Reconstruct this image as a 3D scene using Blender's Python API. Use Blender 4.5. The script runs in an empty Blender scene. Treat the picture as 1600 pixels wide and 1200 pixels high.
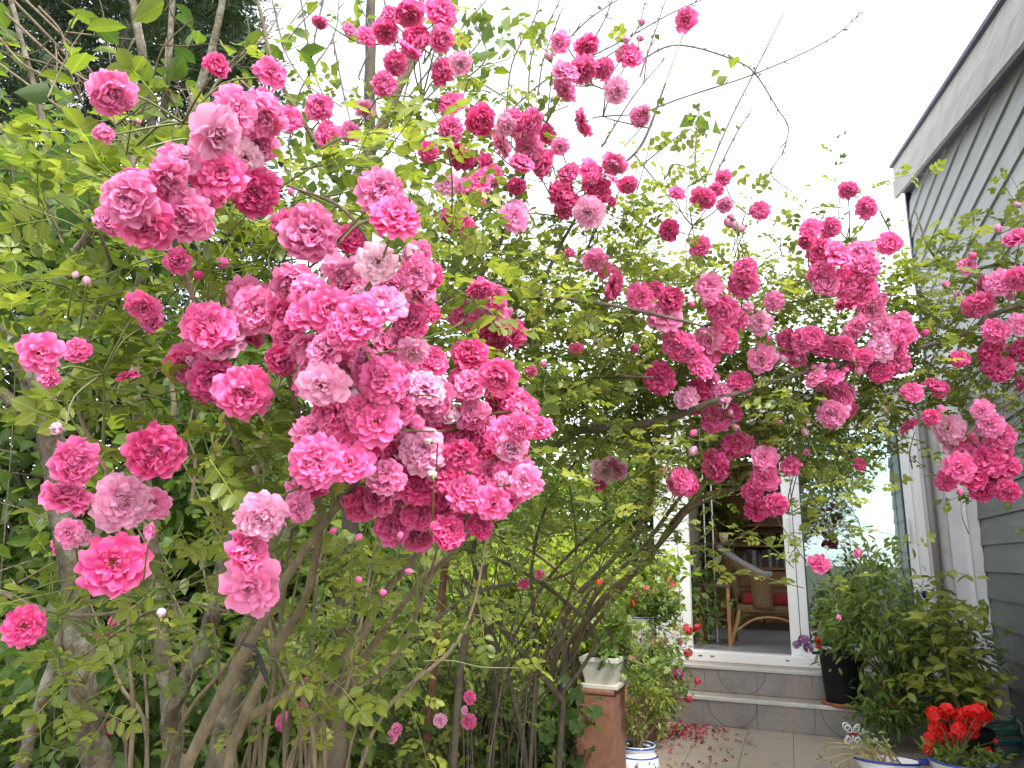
import bpy, bmesh, math, random
import numpy as np
from mathutils import Matrix, Vector

RNG = np.random.default_rng(7)
random.seed(7)
scene = bpy.context.scene
COL = scene.collection

# ------------------------------------------------------------------ camera
F, YAW, TILT, ROLL, EYE = 1150.0, 20.5, 13.2, 1.0, 1.25      # focal length in photo pixels (1600 wide)
_y, _t, _r = map(math.radians, (YAW, TILT, ROLL))
FWD = np.array([-math.sin(_y)*math.cos(_t), math.cos(_y)*math.cos(_t), math.sin(_t)])
_right = np.array([math.cos(_y), math.sin(_y), 0.0]); _up = np.cross(_right, FWD)
RGT = _right*math.cos(_r) + _up*math.sin(_r)
UPV = _up*math.cos(_r) - _right*math.sin(_r)
CAM = np.array([0.0, 0.0, EYE])
cam_data = bpy.data.cameras.new('camera')
cam = bpy.data.objects.new('camera', cam_data); COL.objects.link(cam)
cam_data.sensor_width = 36.0; cam_data.lens = F/1600*36.0
cam_data.clip_start = 0.05; cam_data.clip_end = 2000
cam.matrix_world = Matrix(((RGT[0], UPV[0], -FWD[0], CAM[0]), (RGT[1], UPV[1], -FWD[1], CAM[1]),
                           (RGT[2], UPV[2], -FWD[2], CAM[2]), (0, 0, 0, 1)))
scene.camera = cam

# ------------------------------------------------------------------ sky, sun, exposure
SUN_EL, SUN_AZ = 56.0, 128.0       # degrees; azimuth clockwise from +Y
world = bpy.data.worlds.new('World'); scene.world = world; world.use_nodes = True
wn = world.node_tree.nodes; wl = world.node_tree.links
bg = wn['Background']
sky = wn.new('ShaderNodeTexSky'); sky.sky_type = 'NISHITA'; sky.sun_disc = False
sky.sun_elevation = math.radians(SUN_EL); sky.sun_rotation = math.radians(SUN_AZ)
sky.air_density = 1.0; sky.dust_density = 1.0; sky.ozone_density = 1.0
hs = wn.new('ShaderNodeHueSaturation'); hs.inputs['Saturation'].default_value = 0.22   # thin overcast: nearly white
wl.new(sky.outputs[0], hs.inputs['Color']); wl.new(hs.outputs[0], bg.inputs['Color'])
bg.inputs['Strength'].default_value = 0.15
sun_d = bpy.data.lights.new('sun', 'SUN'); sun_d.energy = 1.5; sun_d.angle = math.radians(12); sun_d.color = (1.0, 0.96, 0.9)
sun = bpy.data.objects.new('sun', sun_d); COL.objects.link(sun)
_el, _az = math.radians(SUN_EL), math.radians(SUN_AZ)
sdir = Vector((math.sin(_az)*math.cos(_el), math.cos(_az)*math.cos(_el), math.sin(_el)))
sun.rotation_euler = sdir.to_track_quat('Z', 'Y').to_euler()
scene.view_settings.view_transform = 'Standard'; scene.view_settings.look = 'None'
scene.view_settings.gamma = 1.0; scene.view_settings.use_curve_mapping = False
scene.view_settings.exposure = 2.15
scene.render.engine = 'CYCLES'
scene.cycles.max_bounces = 6; scene.cycles.transparent_max_bounces = 12
scene.cycles.transmission_bounces = 4; scene.cycles.diffuse_bounces = 3
scene.render.resolution_x = 1024; scene.render.resolution_y = 768

# ------------------------------------------------------------------ pixel helpers
def ray(px, py): return FWD + RGT*(px-800)/F + UPV*(600-py)/F
def at(px, py, d): return CAM + d*ray(px, py)                 # d = distance along the view axis
def hitz(px, py, z): r = ray(px, py); return CAM + r*((z-EYE)/r[2])
def hity(px, py, y): r = ray(px, py); return CAM + r*(y/r[1])
def hitx(px, py, x): r = ray(px, py); return CAM + r*(x/r[0])

# ------------------------------------------------------------------ object helpers
def link(o, parent=None):
    COL.objects.link(o)
    if parent is not None: o.parent = parent
    return o
def tag(o, label=None, cat=None, group=None, kind=None):
    if label: o['label'] = label
    if cat: o['category'] = cat
    if group: o['group'] = group
    if kind: o['kind'] = kind
    return o
def thing(name, loc, label, cat, group=None):
    o = bpy.data.objects.new(name, None); o.location = loc; o.empty_display_size = 0.1
    link(o); return tag(o, label, cat, group)
def mesh_from(name, V, T, attrs=None, mats=(), smooth=True):
    V = np.ascontiguousarray(V, dtype=np.float32); T = np.ascontiguousarray(T, dtype=np.int32)
    me = bpy.data.meshes.new(name)
    me.vertices.add(len(V)); me.vertices.foreach_set('co', V.ravel())
    n = T.shape[1]
    me.loops.add(T.size); me.loops.foreach_set('vertex_index', T.ravel())
    me.polygons.add(len(T)); me.polygons.foreach_set('loop_start', np.arange(0, T.size, n, dtype=np.int32))
    me.polygons.foreach_set('loop_total', np.full(len(T), n, dtype=np.int32))
    if smooth: me.polygons.foreach_set('use_smooth', np.ones(len(T), dtype=bool))
    for k, a in (attrs or {}).items():
        at_ = me.attributes.new(k, 'FLOAT', 'POINT'); at_.data.foreach_set('value', np.ascontiguousarray(a, dtype=np.float32))
    for m in mats: me.materials.append(m)
    me.update(calc_edges=True); me.validate()
    return me
def put(name, me, parent=None, M=None):
    """a mesh object; M is a world matrix (parents are Empties that carry only a translation)"""
    o = bpy.data.objects.new(name, me); link(o, parent)
    if M is not None:
        if parent is not None: o.matrix_parent_inverse = Matrix.Identity(4); o.matrix_basis = parent_inv(parent) @ M
        else: o.matrix_basis = M
    elif parent is not None:
        o.matrix_basis = parent_inv(parent)
    return o
def parent_inv(p):
    M = Matrix.Identity(4); q = p; chain = []
    while q is not None: chain.append(q); q = q.parent
    for q in reversed(chain):
        M = M @ q.matrix_basis
    return M.inverted()
class MB:
    """collects quads/tris in world coordinates, builds ONE mesh object"""
    def __init__(s): s.bm = bmesh.new()
    def box(s, x0, x1, y0, y1, z0, z1, bev=0.0, M=None):
        b = bmesh.new() if bev else s.bm
        co = [(x0,y0,z0),(x1,y0,z0),(x1,y1,z0),(x0,y1,z0),(x0,y0,z1),(x1,y0,z1),(x1,y1,z1),(x0,y1,z1)]
        if M is not None and not bev: co = [M @ Vector(c) for c in co]
        v = [b.verts.new(c) for c in co]
        for f in ((0,3,2,1),(4,5,6,7),(0,1,5,4),(1,2,6,5),(2,3,7,6),(3,0,4,7)): b.faces.new([v[i] for i in f])
        if bev:
            bmesh.ops.bevel(b, geom=b.edges[:], offset=bev, segments=2, affect='EDGES', profile=0.6)
            s.absorb(b, M)
        return s
    def absorb(s, b, M=None):
        mp = {}
        for v in b.verts: mp[v] = s.bm.verts.new(M @ v.co if M is not None else v.co)
        for f in b.faces: 
            nf = s.bm.faces.new([mp[v] for v in f.verts]); nf.smooth = f.smooth
        b.free()
    def poly(s, pts, thick):
        """prism: pts outline (list of 3d) extruded by vector thick"""
        a = [s.bm.verts.new(p) for p in pts]; b = [s.bm.verts.new(Vector(p)+Vector(thick)) for p in pts]
        s.bm.faces.new(a[::-1]); s.bm.faces.new(b)
        n = len(a)
        for i in range(n): s.bm.faces.new((a[i], a[(i+1)%n], b[(i+1)%n], b[i]))
        return s
    def lathe(s, prof, c=(0,0,0), n=32, M=None, sx=1.0, sy=1.0, smooth=True, cap=True):
        rings = []
        for r, z in prof:
            ring = []
            for i in range(n):
                a = 2*math.pi*i/n; p = Vector((c[0]+r*sx*math.cos(a), c[1]+r*sy*math.sin(a), c[2]+z))
                ring.append(s.bm.verts.new(M @ p if M is not None else p))
            rings.append(ring)
        for a, b in zip(rings, rings[1:]):
            for i in range(n):
                f = s.bm.faces.new((a[i], a[(i+1)%n], b[(i+1)%n], b[i])); f.smooth = smooth
        for ring, rv in (((rings[0], True), (rings[-1], False)) if cap else ()):
            f = s.bm.faces.new(ring[::-1] if rv else ring)
        return s
    def tube(s, pts, rad, n=8, wob=0.0, res=6):
        V, T = tube_arr(pts, rad, n, wob, res)
        vs = [s.bm.verts.new(v) for v in V]
        for q in T:
            f = s.bm.faces.new([vs[i] for i in q]); f.smooth = True
        return s
    def build(s, name, mat, parent=None, fixn=True):
        if fixn: bmesh.ops.recalc_face_normals(s.bm, faces=s.bm.faces[:])
        me = bpy.data.meshes.new(name); s.bm.to_mesh(me); s.bm.free()
        for m in (mat if isinstance(mat, (list, tuple)) else [mat]): me.materials.append(m)
        return put(name, me, parent)
def catmull(P, res):
    P = np.asarray(P, float)
    if len(P) < 3: 
        t = np.linspace(0, 1, res+1)[:, None]; return P[0]*(1-t) + P[-1]*t
    Q = np.vstack([2*P[0]-P[1], P, 2*P[-1]-P[-2]]); out = []
    for i in range(1, len(Q)-2):
        t = np.linspace(0, 1, res, endpoint=False)[:, None]
        a, b, c, d = Q[i-1], Q[i], Q[i+1], Q[i+2]
        out.append(0.5*((2*b) + (c-a)*t + (2*a-5*b+4*c-d)*t**2 + (-a+3*b-3*c+d)*t**3))
    out.append(P[-1][None]); return np.vstack(out)
def tube_arr(pts, rad, n=6, wob=0.0, res=6):
    """quad tube along a smoothed polyline; rad = list of radii per point"""
    P = catmull(pts, res); m = len(P)
    rad = np.interp(np.linspace(0, 1, m), np.linspace(0, 1, len(rad)), rad)
    T = np.gradient(P, axis=0); T /= np.linalg.norm(T, axis=1, keepdims=True)+1e-9
    ref = np.array([0.31, 0.2, 0.93]); 
    A = np.cross(T, ref); A /= np.linalg.norm(A, axis=1, keepdims=True)+1e-9
    B = np.cross(T, A)
    an = np.linspace(0, 2*np.pi, n, endpoint=False)
    r = rad[:, None]*np.ones((1, n))
    if wob: 
        low = RNG.normal(0, 1, (m, n)); low = (low + np.roll(low, 1, 0) + np.roll(low, 1, 1))/1.7
        r = r*(1 + wob*low)
    V = P[:, None, :] + r[..., None]*(A[:, None, :]*np.cos(an)[None, :, None] + B[:, None, :]*np.sin(an)[None, :, None])
    V = V.reshape(-1, 3); i = np.arange(m-1)[:, None]*n; j = np.arange(n)[None, :]; k = (j+1) % n
    Q = np.stack([i+j, i+k, i+n+k, i+n+j], -1).reshape(-1, 4)
    return V, Q
class TB:
    """many tubes into one mesh (stems of ONE part)"""
    def __init__(s): s.V = []; s.T = []; s.n = 0
    def add(s, pts, rad, n=5, wob=0.0, res=4):
        V, T = tube_arr(pts, rad, n, wob, res); s.V.append(V); s.T.append(T+s.n); s.n += len(V)
    def build(s, name, mat, parent, kind='stuff'):
        if not s.V: return None
        o = put(name, mesh_from(name, np.vstack(s.V), np.vstack(s.T), mats=[mat]), parent)
        if kind: o['kind'] = kind
        return o

# ------------------------------------------------------------------ materials
def mat(name):
    m = bpy.data.materials.new(name); m.use_nodes = True
    nt = m.node_tree; return m, nt, nt.nodes, nt.links, nt.nodes['Principled BSDF']
def ramp(nodes, stops):
    r = nodes.new('ShaderNodeValToRGB'); e = r.color_ramp.elements
    while len(e) > 1: e.remove(e[-1])
    e[0].position, e[0].color = stops[0][0], (*stops[0][1], 1)
    for p, c in stops[1:]: x = e.new(p); x.color = (*c, 1)
    return r
def noise(nodes, scale, detail=4, rough=0.6, co=None, links=None):
    n = nodes.new('ShaderNodeTexNoise'); n.inputs['Scale'].default_value = scale
    n.inputs['Detail'].default_value = detail; n.inputs['Roughness'].default_value = rough
    if co is not None: links.new(co, n.inputs['Vector'])
    return n
def simple(name, c0, c1, scale=20, rough=0.6, bump=0.0, bscale=None, metallic=0.0, spec=0.5, stretch=None):
    m, nt, N, L, b = mat(name)
    tc = N.new('ShaderNodeTexCoord'); co = tc.outputs['Object']
    if stretch:
        mp = N.new('ShaderNodeMapping'); mp.inputs['Scale'].default_value = stretch; L.new(co, mp.inputs[0]); co = mp.outputs[0]
    n = noise(N, scale, 6, 0.65, co, L); r = ramp(N, [(0.3, c0), (0.7, c1)])
    L.new(n.outputs[0], r.inputs[0]); L.new(r.outputs[0], b.inputs['Base Color'])
    b.inputs['Roughness'].default_value = rough; b.inputs['Metallic'].default_value = metallic
    b.inputs['Specular IOR Level'].default_value = spec
    if bump:
        n2 = noise(N, bscale or scale*3, 6, 0.7, co, L); bp = N.new('ShaderNodeBump'); bp.inputs['Strength'].default_value = bump
        bp.inputs['Distance'].default_value = 0.01
        L.new(n2.outputs[0], bp.inputs['Height']); L.new(bp.outputs[0], b.inputs['Normal'])
    return m
def leaf_mat(name, stops, rough=0.42, trans=0.35, spec=0.45, tcol=1.6):
    """tint attribute picks the leaf colour; a paler midrib along the leaf; light passes through"""
    m, nt, N, L, b = mat(name)
    a = N.new('ShaderNodeAttribute'); a.attribute_name = 'tint'
    oi = N.new('ShaderNodeObjectInfo')
    add = N.new('ShaderNodeMath'); add.operation = 'MULTIPLY_ADD'; add.inputs[1].default_value = 0.22
    L.new(oi.outputs['Random'], add.inputs[0]); L.new(a.outputs['Fac'], add.inputs[2])
    sub = N.new('ShaderNodeMath'); sub.operation = 'SUBTRACT'; sub.inputs[1].default_value = 0.11; L.new(add.outputs[0], sub.inputs[0])
    r = ramp(N, stops); L.new(sub.outputs[0], r.inputs[0])
    ac = N.new('ShaderNodeAttribute'); ac.attribute_name = 'across'
    rib = N.new('ShaderNodeMapRange'); rib.inputs[1].default_value = 0.0; rib.inputs[2].default_value = 0.16
    rib.inputs[3].default_value = 1.45; rib.inputs[4].default_value = 1.0
    L.new(ac.outputs['Fac'], rib.inputs[0])
    mul = N.new('ShaderNodeVectorMath'); mul.operation = 'SCALE'; L.new(r.outputs[0], mul.inputs[0]); L.new(rib.outputs[0], mul.inputs['Scale'])
    # underside paler and greyer
    geo = N.new('ShaderNodeNewGeometry'); mx = N.new('ShaderNodeMix'); mx.data_type = 'RGBA'
    L.new(geo.outputs['Backfacing'], mx.inputs[0]); L.new(mul.outputs[0], mx.inputs[6])
    pale = N.new('ShaderNodeMix'); pale.data_type = 'RGBA'; pale.inputs[0].default_value = 0.38
    L.new(mul.outputs[0], pale.inputs[6]); pale.inputs[7].default_value = (0.17, 0.22, 0.10, 1); L.new(pale.outputs[2], mx.inputs[7])
    L.new(mx.outputs[2], b.inputs['Base Color'])
    b.inputs['Roughness'].default_value = rough; b.inputs['Specular IOR Level'].default_value = spec
    tr = N.new('ShaderNodeBsdfTranslucent'); sc = N.new('ShaderNodeVectorMath'); sc.operation = 'MULTIPLY'
    sc.inputs[1].default_value = (tcol*0.95, tcol*1.0, tcol*0.6); L.new(mul.outputs[0], sc.inputs[0]); L.new(sc.outputs[0], tr.inputs['Color'])
    ms = N.new('ShaderNodeMixShader'); ms.inputs[0].default_value = trans
    L.new(b.outputs[0], ms.inputs[1]); L.new(tr.outputs[0], ms.inputs[2]); L.new(ms.outputs[0], N['Material Output'].inputs['Surface'])
    return m
def petal_mat(name):
    m, nt, N, L, b = mat(name)
    oi = N.new('ShaderNodeObjectInfo')
    al = N.new('ShaderNodeAttribute'); al.attribute_name = 'along'
    ti = N.new('ShaderNodeAttribute'); ti.attribute_name = 'tint'
    # pale heart of the petal -> own colour -> slightly paler rim
    white = N.new('ShaderNodeMix'); white.data_type = 'RGBA'
    mr = N.new('ShaderNodeMapRange'); mr.inputs[1].default_value = 0.10; mr.inputs[2].default_value = 0.62
    mr.inputs[3].default_value = 0.66; mr.inputs[4].default_value = 0.0; mr.clamp = True
    L.new(al.outputs['Fac'], mr.inputs[0]); 
    mm = N.new('ShaderNodeMath'); mm.operation = 'MULTIPLY'; L.new(mr.outputs[0], mm.inputs[0]); L.new(ti.outputs['Fac'], mm.inputs[1])
    L.new(mm.outputs[0], white.inputs[0]); L.new(oi.outputs['Color'], white.inputs[6]); white.inputs[7].default_value = (0.94, 0.66, 0.68, 1)
    rim = N.new('ShaderNodeMix'); rim.data_type = 'RGBA'
    mr2 = N.new('ShaderNodeMapRange'); mr2.inputs[1].default_value = 0.72; mr2.inputs[2].default_value = 1.0
    mr2.inputs[3].default_value = 0.0; mr2.inputs[4].default_value = 0.25
    L.new(al.outputs['Fac'], mr2.inputs[0]); L.new(mr2.outputs[0], rim.inputs[0])
    L.new(white.outputs[2], rim.inputs[6]); rim.inputs[7].default_value = (0.95, 0.62, 0.78, 1)
    # uneven tone from petal to petal
    hsv = N.new('ShaderNodeHueSaturation'); 
    mv = N.new('ShaderNodeMapRange'); mv.inputs[3].default_value = 0.86; mv.inputs[4].default_value = 1.12; L.new(ti.outputs['Fac'], mv.inputs[0])
    L.new(mv.outputs[0], hsv.inputs['Value']); L.new(rim.outputs[2], hsv.inputs['Color'])
    L.new(hsv.outputs[0], b.inputs['Base Color']); b.inputs['Roughness'].default_value = 0.55
    b.inputs['Specular IOR Level'].default_value = 0.25
    b.inputs['Sheen Weight'].default_value = 0.15
    tr = N.new('ShaderNodeBsdfTranslucent'); L.new(hsv.outputs[0], tr.inputs['Color'])
    ms = N.new('ShaderNodeMixShader'); ms.inputs[0].default_value = 0.46
    L.new(b.outputs[0], ms.inputs[1]); L.new(tr.outputs[0], ms.inputs[2]); L.new(ms.outputs[0], N['Material Output'].inputs['Surface'])
    return m

M_ROSELEAF = leaf_mat('rose_leaf', [(0.0, (0.042, 0.072, 0.016)), (0.4, (0.106, 0.146, 0.023)), (0.75, (0.185, 0.22, 0.034)), (1.0, (0.255, 0.278, 0.052))], trans=0.45)
M_SHRUBLEAF = leaf_mat('shrub_leaf', [(0.0, (0.026, 0.055, 0.016)), (0.5, (0.08, 0.135, 0.024)), (1.0, (0.20, 0.245, 0.032))], rough=0.5, trans=0.42)
M_HEDGELEAF = leaf_mat('hedge_leaf', [(0.0, (0.024, 0.052, 0.014)), (0.5, (0.07, 0.122, 0.022)), (1.0, (0.16, 0.205, 0.032))], rough=0.55, trans=0.48)
M_LIMELEAF = leaf_mat('lime_leaf', [(0.0, (0.09, 0.16, 0.02)), (0.5, (0.20, 0.28, 0.03)), (1.0, (0.34, 0.38, 0.045))], rough=0.5, trans=0.5)
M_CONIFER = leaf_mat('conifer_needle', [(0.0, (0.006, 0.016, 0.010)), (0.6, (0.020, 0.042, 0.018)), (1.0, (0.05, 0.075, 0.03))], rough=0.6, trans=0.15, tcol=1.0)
M_POTLEAF = leaf_mat('pot_plant_leaf', [(0.0, (0.05, 0.10, 0.024)), (0.5, (0.14, 0.205, 0.04)), (1.0, (0.27, 0.32, 0.065))], rough=0.5, trans=0.4)
M_CITRUS = leaf_mat('citrus_leaf', [(0.0, (0.11, 0.16, 0.03)), (0.5, (0.23, 0.26, 0.045)), (1.0, (0.38, 0.37, 0.07))], rough=0.45, trans=0.42)
M_GRASS = leaf_mat('grass_blade', [(0.0, (0.03, 0.07, 0.015)), (1.0, (0.13, 0.19, 0.03))], rough=0.6)
M_PETAL = petal_mat('rose_petal')
M_STAMEN = simple('stamen', (0.62, 0.30, 0.03), (0.35, 0.10, 0.02), 90, 0.7)
M_GREENSTEM = simple('green_stem', (0.075, 0.105, 0.025), (0.14, 0.16, 0.045), 30, 0.5)
M_CANE = simple('rose_cane', (0.10, 0.075, 0.042), (0.25, 0.195, 0.115), 40, 0.8, 0.8, 120, stretch=(1, 1, .4))
M_DARKCANE = simple('dark_cane', (0.045, 0.036, 0.025), (0.12, 0.095, 0.06), 25, 0.75, 0.4, 90)
def bark_mat():
    m, nt, N, L, b = mat('lichen_bark'); tc = N.new('ShaderNodeTexCoord'); co = tc.outputs['Object']
    mp = N.new('ShaderNodeMapping'); mp.inputs['Scale'].default_value = (1, 1, 0.45); L.new(co, mp.inputs[0])
    n1 = noise(N, 45, 8, 0.75, mp.outputs[0], L); n2 = noise(N, 16, 5, 0.6, co, L); n3 = noise(N, 130, 4, 0.7, mp.outputs[0], L)
    r1 = ramp(N, [(0.30, (0.055, 0.044, 0.03)), (0.5, (0.155, 0.128, 0.09)), (0.72, (0.27, 0.23, 0.17))]); L.new(n1.outputs[0], r1.inputs[0])
    r2 = ramp(N, [(0.50, (0, 0, 0)), (0.62, (1, 1, 1))]); L.new(n2.outputs[0], r2.inputs[0])
    mu = N.new('ShaderNodeMath'); mu.operation = 'MULTIPLY'; L.new(r2.outputs[0], mu.inputs[0]); L.new(n3.outputs[0], mu.inputs[1])
    mx = N.new('ShaderNodeMix'); mx.data_type = 'RGBA'; L.new(mu.outputs[0], mx.inputs[0]); L.new(r1.outputs[0], mx.inputs[6]); mx.inputs[7].default_value = (0.40, 0.40, 0.33, 1)
    L.new(mx.outputs[2], b.inputs['Base Color']); b.inputs['Roughness'].default_value = 0.95; b.inputs['Specular IOR Level'].default_value = 0.15
    ad = N.new('ShaderNodeMath'); ad.operation = 'MULTIPLY_ADD'; ad.inputs[1].default_value = 0.5; L.new(n3.outputs[0], ad.inputs[0]); L.new(n1.outputs[0], ad.inputs[2])
    bp = N.new('ShaderNodeBump'); bp.inputs['Strength'].default_value = 1.0; bp.inputs['Distance'].default_value = 0.012; L.new(ad.outputs[0], bp.inputs['Height']); L.new(bp.outputs[0], b.inputs['Normal'])
    return m
M_BARK = bark_mat()
M_TWIG = simple('bare_twig', (0.10, 0.085, 0.075), (0.20, 0.165, 0.13), 20, 0.8)

# ------------------------------------------------------------------ leaf shapes (unit: leaf length 1, +Y along, +Z up)
def blade(width=0.55, fold=0.18, curl=0.18, rows=3, sharp=1.0):
    """folded leaf blade of length 1 -> V, T, along, across"""
    ys = np.linspace(0, 1, rows+2); V = [(0, 0, 0)]; al = [0.0]; ac = [0.0]
    for y in ys[1:-1]:
        w = width*0.5*(math.sin(math.pi*y**0.92))**(0.62*sharp); z = -curl*y*y
        for s in (-1, 0, 1):
            V.append((s*w, y, z + abs(s)*w*fold*2)); al.append(y); ac.append(abs(s))
    V.append((0, 1, -curl)); al.append(1.0); ac.append(0.0)
    T = [(0, 2, 1), (0, 3, 2)]
    for i in range(rows-1):
        a = 1+3*i; b = a+3
        T += [(a, a+1, b+1), (a, b+1, b), (a+1, a+2, b+2), (a+1, b+2, b+1)]
    a = 1+3*(rows-1); t = len(V)-1
    T += [(a, a+1, t), (a+1, a+2, t)]
    return np.array(V), np.array(T), np.array(al), np.array(ac)
def rot(ax, ang):
    return np.array(Matrix.Rotation(ang, 3, Vector(ax)))
def rose_leaf(seed, n_pairs=2, stem=True):
    """pinnate rose leaf of length 1 (rachis + terminal leaflet)"""
    rg = np.random.default_rng(seed); Vs, Ts, al, ac, ti = [], [], [], [], []; k = 0
    slots = []
    for p in range(n_pairs):
        y = 0.20 + 0.42*p/max(1, n_pairs-1) if n_pairs > 1 else 0.4
        for s in (-1, 1): slots.append((s, y + rg.uniform(-.02, .02), s*rg.uniform(0.95, 1.25), rg.uniform(0.30, 0.38)))
    slots.append((0, 0.64, rg.uniform(-.12, .12), rg.uniform(0.36, 0.42)))
    bend = rg.uniform(0.05, 0.3)
    for s, y, a, ln in slots:
        V, T, l_, c_ = blade(rg.uniform(0.56, 0.7), rg.uniform(0.05, 0.3), rg.uniform(0.02, 0.28), 3)
        V = V*ln; V = V @ rot((0, 1, 0), rg.uniform(-.5, .5)).T; V = V @ rot((0, 0, 1), -a).T
        V = V + np.array([s*0.015, y, -bend*y*y])
        V[:, 2] += rg.uniform(-.02, .02)
        Vs.append(V); Ts.append(T+k); k += len(V); al.append(l_); ac.append(c_); ti.append(np.full(len(V), rg.uniform(-.12, .12)))
    if stem:
        ys = np.linspace(0, 0.66, 4); P = np.stack([np.zeros(4), ys, -bend*ys*ys], 1); w = 0.008
        V = np.vstack([P+[-w, 0, 0], P+[w, 0, -0.002]]); T = []
        for i in range(3): T += [(i, i+4, i+5), (i, i+5, i+1)]
        Vs.append(V); Ts.append(np.array(T)+k); al.append(np.zeros(8)); ac.append(np.zeros(8)); ti.append(np.full(8, 0.35))
    return np.vstack(Vs), np.vstack(Ts), np.concatenate(al), np.concatenate(ac), np.concatenate(ti)
def single_leaf(seed, width=0.5, rows=3, sharp=1.0, curl=(0.05, 0.35), fold=(0.05, 0.35)):
    rg = np.random.default_rng(seed)
    V, T, l_, c_ = blade(width*rg.uniform(.85, 1.15), rg.uniform(*fold), rg.uniform(*curl), rows, sharp)
    V = V*np.array([1, 0.93, 1]) + np.array([0, 0.07, 0])
    return V, T, l_, c_, np.zeros(len(V))
def lobed_leaf(seed, lobes=5):
    """roundish scalloped geranium leaf"""
    rg = np.random.default_rng(seed); n = 13; V = [(0, 0.42, -0.05)]; ac = [0.0]; al = [0.4]
    for i in range(n):
        a = math.radians(-90 + 22 + (360-44)*i/(n-1)); r = 0.5*(0.9 + 0.14*math.cos(i*math.pi)) * rg.uniform(.93, 1.07)
        V.append((r*math.cos(a), 0.45 + r*math.sin(a), 0.07*math.cos(i*2.1)+0.04)); ac.append(1.0); al.append(1.0)
    T = [(0, i+1, i+2) for i in range(n-1)]
    return np.array(V), np.array(T), np.array(al), np.array(ac), np.zeros(len(V))
def spray_needles(seed, n=16):
    """flat conifer spray"""
    rg = np.random.default_rng(seed); Vs, Ts, al, ac, ti = [], [], [], [], []; k = 0
    for i in range(n):
        y = i/n; s = (-1) ** i; a = s*rg.uniform(.5, .95); ln = 0.42*(1-y*0.75)*rg.uniform(.7, 1.2)
        V, T, l_, c_ = blade(0.22, 0.1, 0.2, 1); V = V*ln; V = V @ rot((0, 1, 0), rg.uniform(-.6, .6)).T @ rot((0, 0, 1), -a).T + [0, y, -0.25*y*y]
        Vs.append(V); Ts.append(T+k); k += len(V); al.append(l_); ac.append(np.ones(len(V))); ti.append(np.full(len(V), rg.uniform(-.1, .25)*y))
    return np.vstack(Vs), np.vstack(Ts), np.concatenate(al), np.concatenate(ac), np.concatenate(ti)
ROSE_VARS = [rose_leaf(10+i, 3 if i % 3 else 2) for i in range(7)]
ROSE_FAR = [rose_leaf(40+i, 2, False) for i in range(5)]
BROAD_VARS = [single_leaf(60+i, 0.52) for i in range(6)]
NARROW_VARS = [single_leaf(80+i, 0.30, 3) for i in range(6)]
TINY_VARS = [single_leaf(95+i, 0.6, 1) for i in range(5)]
LOBED_VARS = [lobed_leaf(110+i) for i in range(4)]
CONIFER_VARS = [spray_needles(120+i) for i in range(5)]

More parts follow.
